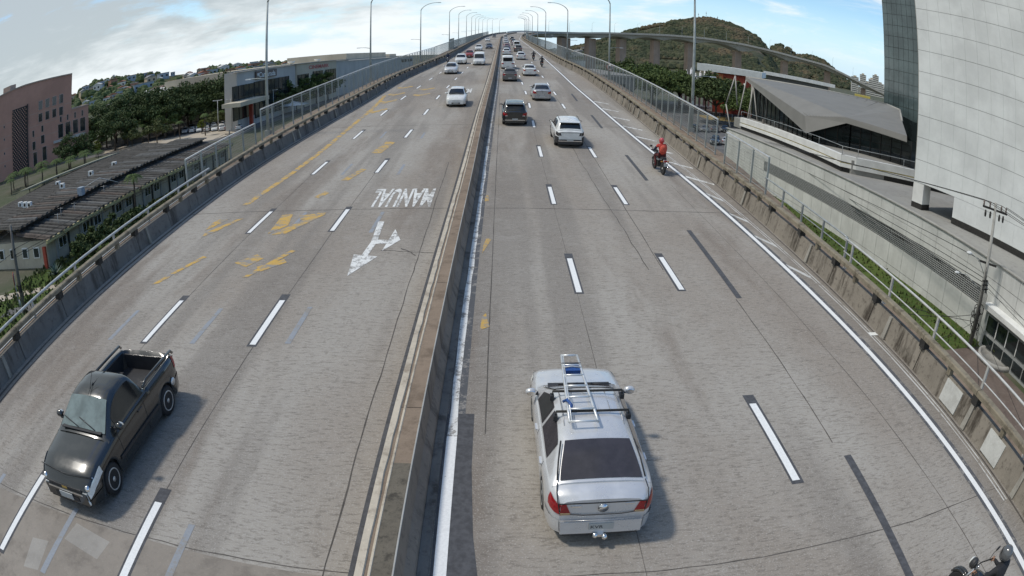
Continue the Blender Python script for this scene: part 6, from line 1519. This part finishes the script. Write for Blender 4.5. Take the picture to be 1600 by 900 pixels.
spread(S2, [(-40, 47.6, .8), (-38.5, 55, .9), (-40.5, 60, .9), (-40.2, 66, .8), (-40.2, 70, .75), (-39.8, 75, .85), (-40.4, 81, .8), (-39.5, 86, .9), (-41.6, 45.6, .55), (-36.2, 47.3, .8), (-38.2, 64, .8), (-37.8, 58.5, .9)], 'low olive shrub along the long pavilion wall', 'shrubs beside the long pavilion', 10)
SE = dup(S2); SE['used'] = 0
spread(SE, [(34.6, 27.4, .5, -8, 'low bush in the round planter at the utility pole'), (35.2, 25.8, .42, -8, 'smaller bush in the round planter by the gatehouse windows')], 'x', 'bushes in the planter', 11)
t = thing('agave', 'spiky blue-green agave at the pavilion corner', 'plant', (-40.8, 43.6, -8)); q = MB()
for i in range(26):
    a = i * 2.4; e = .25 + (i % 5) * .24; d = Vector((math.cos(a) * math.cos(e), math.sin(a) * math.cos(e), math.sin(e))); s = Vector((-math.sin(a), math.cos(a), 0)) * .09
    q.add([-s, s, s * .9 + d * .6, d * 1.25, -s * .9 + d * .6], [(0, 1, 2, 3, 4)], simple('agave_leaf', (0.12, 0.17, 0.14), .7))
q.build('leaves', None, t)
# grass tufts on the banks below the bridge
g = np.random.default_rng(4); n = 9000
def tufts(name, xr, yr, n, size, mat):
    x = g.uniform(*xr, n); y = g.uniform(*yr, n); a = g.uniform(0, 6.28, n); s = size * g.uniform(.5, 1.4, n)
    c = np.stack([x, y, np.full(n, -8.0)], 1); u = np.stack([np.cos(a), np.sin(a), np.zeros(n)], 1) * (s * .5)[:, None]; w = np.stack([g.normal(0, .3, n) * s, g.normal(0, .3, n) * s, s], 1)
    V = np.stack([c - u, c + u, c + w], 1).reshape(-1, 3); me = bpy.data.meshes.new(name); me.from_pydata(V.tolist(), [], np.arange(3 * n).reshape(-1, 3).tolist()); me.materials.append(mat)
    return tag(link(name, me), kind='stuff')
tufts('grass', (-45, -21), (28, 100), 9000, .35, LEAF_O); tufts('grass', (24, 34.2), (29, 105), 4000, .22, LEAF_O)
q = MB(); q.lathe([(1.9, 0), (1.9, .35), (1.65, .35), (1.65, .2), (.01, .22)], (0, 0, 0), 'z', CONC_L, 28); o = q.build('planter', None, None, (34.0, 26.6, -8)); tag(o, 'low round kerbed planter around the foot of the utility pole', 'planter')

# ------------------------------------------------------------------ utility poles, wires, signs
WIRE = simple('black_cable', (0.02, 0.02, 0.02), .7)
def sag(a, b, d, n=14):
    a, b = Vector(a), Vector(b); return [a.lerp(b, i / n) - Vector((0, 0, 4 * d * (i / n) * (1 - i / n))) for i in range(n + 1)]
def concrete_pole():
    t = thing('utility_pole', 'concrete utility pole with crossarm, insulators and cable tangle by the podium', 'utility pole', (32.4, 28.9, -8))
    q = MB(); q.tube([(0, 0, 0), (0, 0, 10.4)], [.20, .12], CONC_L, 10); q.build('pole', None, t)
    a = Vector((.72, -.70, 0)).normalized()
    for nm, z, l in (('crossarm', 9.9, 1.15), ('lower_crossarm', 6.2, .85)):
        q = MB(); M = Matrix((a, Vector((-a.y, a.x, 0)), Vector((0, 0, 1)))).transposed(); q.box((0, 0, z), (2 * l, .12, .14), DARKM, M); q.build(nm, None, t)
    for u in (-1.05, -.5, .55, 1.0):
        q = MB(); p = a * u; q.lathe([(.05, 0), (.085, .12), (.05, .18), (.09, .26), (.04, .38)], (p.x, p.y, 9.95), 'z', simple('insulator', (.18, .14, .12), .4), 8); q.build('insulator', None, t)
        q = MB(); q.lathe([(.07, 0), (.10, .2), (.07, .45)], (p.x * .8, p.y * .8, 9.25), 'z', DARKM, 8); q.build('fuse_switch', None, t)
    for k, z in enumerate((5.0, 4.7, 4.4)):
        q = MB(); q.box((.1 * k, -.1, z), (.7, .10, .08), DARKM); q.box((.35, -.1, z - .15), (.16, .12, .22), STEEL); q.build('bracket', None, t)
    g2 = random.Random(3)
    for k in range(9):
        q = MB(); z = g2.uniform(1.0, 3.4); r = g2.uniform(.18, .42); c = Vector((g2.uniform(-.35, .35), g2.uniform(-.35, .3), z)); q.tube([c + Vector((r * math.cos(b), r * .5 * math.sin(b), r * math.sin(b))) for b in np.linspace(0, 6.2, 12)], .035, WIRE, 5); q.build('cable_coil', None, t)
    for k in range(7):
        q = MB(); x = -.25 + .11 * k; q.tube([(x, -.18, 6.0 - .3 * k), (x * 1.3, -.22, 4), (x, -.2, 1.5), (x * 1.6, -.3, .2)], .024, WIRE, 5); q.build('drop_cable', None, t)
    q = MB(); q.tube([(0, 0, 5.2), (-.6, .5, 6.2), (-1.2, 1.0, 6.55)], .035, STEEL, 6); q.build('lamp_arm', None, t); q = MB(); q.ball((-1.35, 1.12, 6.5), (.32, .22, .13), LAMPW, 10, 6); q.build('lamp_head', None, t)
    q = MB(); q.tube([(-.1, .1, 4.2), (-1.3, 1.0, 5.0), (-1.9, 1.4, 5.0)], .03, STEEL, 6); q.ball((-2.05, 1.5, 4.98), (.28, .18, .10), LAMPW, 8, 5); q.build('side_lamp', None, t)
concrete_pole()
t = thing('utility_pole', 'slim grey utility pole beyond the right mesh fence', 'utility pole', (38.0, 86, -8)); q = MB(); q.tube([(0, 0, 0), (0, 0, 8.4)], [.26, .2], CONC_D, 8); q.build('pole', None, t)
for z in (5.2, 4.6):
    q = MB(); q.box((-1.1, .3, z), (2.8, .1, .12), DARKM); q.build('crossarm', None, t)
for k in range(5):
    q = MB(); q.lathe([(.08, 0), (.12, .15), (.05, .3)], (-2.3 + .5 * k, .3, 5.25), 'z', WHITE, 7); q.build('insulator', None, t)
# spans between the two poles, and from the concrete pole out of frame
A0 = Vector((32.4, 28.9, -8)); B0 = Vector((38.0, 86, -8)); ax = Vector((.72, -.70, 0)).normalized()
for i, (ua, za, ub, zb, d) in enumerate(((-1.05, 10.35, -2.2, 5.6, .5), (-.5, 10.35, -1.5, 5.6, .5), (.55, 10.35, -.6, 5.6, .55), (-.85, 6.3, -1.8, 4.7, .6), (.1, 5.1, -1.0, 4.7, .7), (.1, 4.8, -.9, 4.2, .9), (.1, 4.5, -.8, 4.0, 1.0))):
    q = MB(); q.tube(sag(A0 + ax * ua + Vector((0, 0, za)), B0 + Vector((ub, .3, zb)), d), .018 if i < 3 else .026, WIRE, 4, False); tag(q.build('overhead_cable'), 'thin black cable slung between the two utility poles on the right', 'cable', 'cables between the right-hand poles')
for i, (ua, za, e, d) in enumerate(((-1.05, 10.35, (30.6, 2, 2.4), .4), (-.5, 10.35, (31.2, 2, 2.4), .4), (.55, 10.35, (32.2, 2, 2.4), .4), (1.0, 10.35, (32.8, 2, 2.4), .4), (.1, 5.0, (30, 2, -3), .6), (.1, 4.7, (30, 3, -3.4), .6), (.1, 2.2, (24.5, 26, -5.8), .2), (.1, 1.9, (25, 20, -6.1), .25), (.1, 2.6, (24.0, 30, -5.5), .25), (.1, 2.0, (24.5, 35, -6.2), .2), (.1, 2.3, (26, 16, -6), .2))):
    q = MB(); q.tube(sag(A0 + ax * ua + Vector((0, 0, za)), e, d), .02, WIRE, 4, False); tag(q.build('overhead_cable'), 'black cable running from the concrete pole out towards the camera', 'cable', 'cables leaving the concrete pole')
t = thing('utility_pole', 'dark leaning utility pole at the left edge before the pavilion', 'utility pole', (-37.6, 34.2, -8), 0); q = MB(); q.tube([(0, 0, 0), (.05, 0, 4), (.0, 0, 7.4)], [.20, .17, .13], CONC_D, 8); q.build('pole', None, t)
for z in (6.9, 5.4, 4.9): q = MB(); q.box((0, 0, z), (1.3 if z > 6 else .5, .12, .12), DARKM); q.build('crossarm', None, t)
q = MB(); q.box((.1, -.1, 2.2), (.35, .3, .6), DARKM); q.box((.0, .1, 1.5), (.3, .3, .5), DARKM); q.build('cable_box', None, t)
for i, (z, e) in enumerate(((6.9, (-39.5, 88, -2.2)), (6.8, (-39.0, 88, -2.4)), (5.4, (-38.5, 88, -3.6)), (4.9, (-38.4, 88, -4.0)), (4.7, (-38.3, 88, -4.4)), (6.9, (-44, 0, -1.5)), (5.2, (-43, 0, -3)))):
    q = MB(); q.tube(sag((-37.6, 34.2, -8 + z), e, .7), .022, WIRE, 4, False); tag(q.build('overhead_cable'), 'thin cable hanging from the leaning pole past the pavilion', 'cable', 'cables from the leaning pole')
t = thing('utility_pole', 'second utility pole at the far end of the long pavilion', 'utility pole', (-38.9, 88, -8)); q = MB(); q.tube([(0, 0, 0), (0, 0, 6.3)], [.17, .12], CONC_D, 8); q.build('pole', None, t); q = MB(); q.box((0, 0, 5.7), (1.4, .1, .12), DARKM); q.build('crossarm', None, t)
def round_sign(label, loc, r, rz, glyph, post, tilt=0):
    t = thing('road_sign', label, 'road sign', loc, rz)
    q = MB(); q.lathe([(r, -.015), (r, .015)], (0, 0, 0), 'y', REDP, 28); p = q.build('disc', None, t)
    q = MB(); q.lathe([(r * .80, -.024), (r * .80, -.016)], (0, 0, 0), 'y', WHITE, 28); q.build('face', None, t)
    q = MB(); q.box((0, -.034, 0), (r * 1.66, .012, r * .17), REDP, Euler((0, -.78, 0)).to_matrix()); q.build('slash', None, t)
    q = MB()
    if glyph == 'truck':
        q.box((-.03, -.03, .02), (r * .7, .01, r * .5), INK); q.box((r * .42, -.03, -.04), (r * .26, .01, r * .34), INK); q.box((0, -.03, -r * .32), (r * .9, .01, r * .12), INK)
    else:
        q.tube([(r * .15, -.03, -r * .5), (r * .15, -.03, r * .05), (0, -.03, r * .28), (-r * .25, -.03, r * .2), (-r * .28, -.03, -r * .02)], r * .075, INK, 6); q.prism([(-r * .5, 0), (-r * .06, 0), (-r * .28, -r * .28)], -.035, -.027, INK, lambda u, v, k: (u, k, v))
    q.build('symbol', None, t)
    q = MB(); q.tube([(0, .05, -post), (0, .05, r * .8)], .035, STEEL, 6); q.build('post', None, t)
round_sign('round red-ringed no-lorries sign standing by the second right lamp post', (14.05, 79.6, Z(79.6) + 1.75), .47, .15, 'truck', 1.8)
round_sign('large round red-ringed no-turn sign on the grass at the left edge', (-37.0, 33.0, -4.6), .56, -.85, 'turn', 3.4)
t = thing('round_mirror', 'small pale oval traffic mirror below the left sign', 'mirror', (-36.3, 32.6, -6.4), -.8); q = MB(); q.lathe([(.3, 0), (.28, -.05), (.01, -.08)], (0, 0, 0), 'y', PLATE, 18); q.build('dish', None, t); q = MB(); q.tube([(0, .05, -1.6), (0, .05, .2)], .03, STEEL, 5); q.build('post', None, t)

# ------------------------------------------------------------------ car park, tents, small things
cpk = [car('hatch', 'parked_car', 'x', 'car', WHITEP, detail=False), car('sedan', 'parked_car', 'x', 'car', SILVER, detail=False), car('suv', 'parked_car', 'x', 'car', BLACKC, detail=False), car('hatch', 'parked_car', 'x', 'car', REDC, detail=False), car('sedan', 'parked_car', 'x', 'car', GREYC, detail=False)]
CN = ['white hatchback', 'silver sedan', 'black SUV', 'red hatchback', 'grey sedan']; used = set(); g3 = random.Random(31)
for i, (x, y, rz) in enumerate([(-62.4 - k * 2.7, 147.8 + k * .8, .3) for k in range(8)] + [(-64 - k * 2.7, 157.5 + k * .4, .3) for k in range(8)] + [(-66 - 2.8 * k, 169, .2) for k in range(5)] + [(42 + 2.8 * k, 118 + 1.2 * k, -.4) for k in range(5)] + [(44 + 2.8 * k, 138 + k, -.4) for k in range(4)]):
    k = (0, 1, 0, 4, 1, 2, 0, 3, 1, 2)[g3.randrange(10)]; o = cpk[k] if k not in used else dup(cpk[k]); used.add(k); o.location = (x, y, -7.99); o.rotation_euler = (0, 0, rz + PI * (i % 2))
    L_ = x < 0; o['label'] = '%s parked %s' % (CN[k], 'in the car park left of the bridge' if L_ else 'behind the right fence'); o['group'] = 'cars parked left of the bridge' if L_ else 'cars parked right of the bridge'
    if '_L' in o: del o['_L']
for k, p in enumerate(cpk):
    if k not in used: 
        for c in list(p.children_recursive) + [p]: bpy.data.objects.remove(c)
for i, (x, y, nm) in enumerate(((-63.6, 145.6, 'double-headed lamp in the car park left of the bridge'), (-68, 147, 'curved lamp post beside the big tree in the car park'), (-61.5, 172, 'white lamp post before the mall entrance'), (-60, 187, 'white lamp post by the mall next to the tent'))):
    t = thing('car_park_lamp', nm, 'lamp post', (x, y, -8)); q = MB(); q.tube([(0, 0, 0), (0, 0, 8.0)], [.11, .08], PIPE, 7); q.build('pole', None, t); q = MB(); q.box((0, 0, 7.9), (2.2, .16, .12), LAMPW); q.box((-1.1, 0, 7.95), (.5, .3, .14), LAMPW); q.box((1.1, 0, 7.95), (.5, .3, .14), LAMPW); q.build('lamp_arm', None, t)
t = thing('white_tent', 'low white tent roof near the parapet in front of the mall', 'tent'); q = MB(); q.add([(-63, 178, -5.6), (-55, 180, -5.6), (-55, 187, -5.6), (-63, 185, -5.6), (-59, 182.5, -4.4)], [(0, 1, 4), (1, 2, 4), (2, 3, 4), (3, 0, 4)], WHITE); q.build('roof', None, t)
for x, y in ((-63, 178), (-55, 180), (-55, 187), (-63, 185)): q = MB(); q.tube([(x, y, -8), (x, y, -5.6)], .06, STEEL, 5); q.build('pole', None, t)
for i in range(12):
    o = None; t = thing('bollard_fence_post', 'slim grey post of the yard railing under the right-bank trees', 'post', (54 + i * 2.2, 159.5 + i * 1.1, -8), 0, 'posts of the yard railing'); q = MB(); q.tube([(0, 0, 0), (0, 0, 2.3)], .09, STEEL, 6); q.build('shaft', None, t); q = MB(); q.ball((0, 0, 2.35), .13, STEEL, 6, 4); q.build('cap', None, t)
q = MB(); q.box((0, 0, .01), (.28, .2, .012), WHITE); tag(q.build('paper_scrap', None, None, P(10.95, 14.2, .0)), 'scrap of white paper lying at the foot of the right parapet', 'litter')
g4 = random.Random(77)
for k in range(16):
    s = 13.5 + k * 1.25 + g4.uniform(-.3, .3); q = MB(); m = g4.choice((WHITE, RT[0], HW[3], CONC_L, PLATE)); a = g4.uniform(.08, .22)
    q.hexa([(-a, -a, 0), (a, -a * .8, 0), (a * .9, a, 0), (-a, a * .7, 0), (-a * .6, -a * .5, a * .7), (a * .5, -a * .6, a * .5), (a * .6, a * .5, a * .6), (-a * .5, a * .5, a * .8)], m)
    tag(q.build('litter', None, None, P(LB(s) - .95 + g4.uniform(-.3, .3), s, .145)), 'bit of rubbish lying on the ledge behind the left rail', 'litter', 'litter on the left ledge')
for o in list(bpy.data.objects):
    for k in ('used', '_L'):
        if k in o: del o[k]
# ------------------------------------------------------------------ labels of alike things: say which one by its order across the view
NTH = ['second', 'third', 'fourth', 'fifth', 'sixth', 'seventh', 'eighth', 'ninth', 'tenth', 'eleventh', 'twelfth', 'thirteenth', 'fourteenth', 'fifteenth', 'sixteenth', 'seventeenth', 'eighteenth', 'nineteenth', 'twentieth']
def number_across():
    by = {}
    for o in bpy.data.objects:
        if o.parent is None and 'label' in o and 'group' in o: by.setdefault((o['group'], o['label']), []).append(o)
    bpy.context.view_layer.update()
    for (g_, lab), os in by.items():
        if len(os) < 2 or len(os) > 20: continue
        if 'cable' in g_:
            for i, o in enumerate(os): o['label'] = lab + (', uppermost' if i == 0 else ', %s from the top' % NTH[i - 1])
            continue
        if 'litter' in g_:
            os.sort(key=lambda o: o.location.y)
            for i, o in enumerate(os): o['label'] = lab + (', nearest the camera' if i == 0 else ', %s from the camera' % NTH[i - 1])
            continue
        os.sort(key=lambda o: math.atan2(o.location.x, max(.1, o.location.y)))
        for i, o in enumerate(os): o['label'] = lab + (', leftmost' if i == 0 else ', %s from the left' % NTH[i - 1])
number_across()
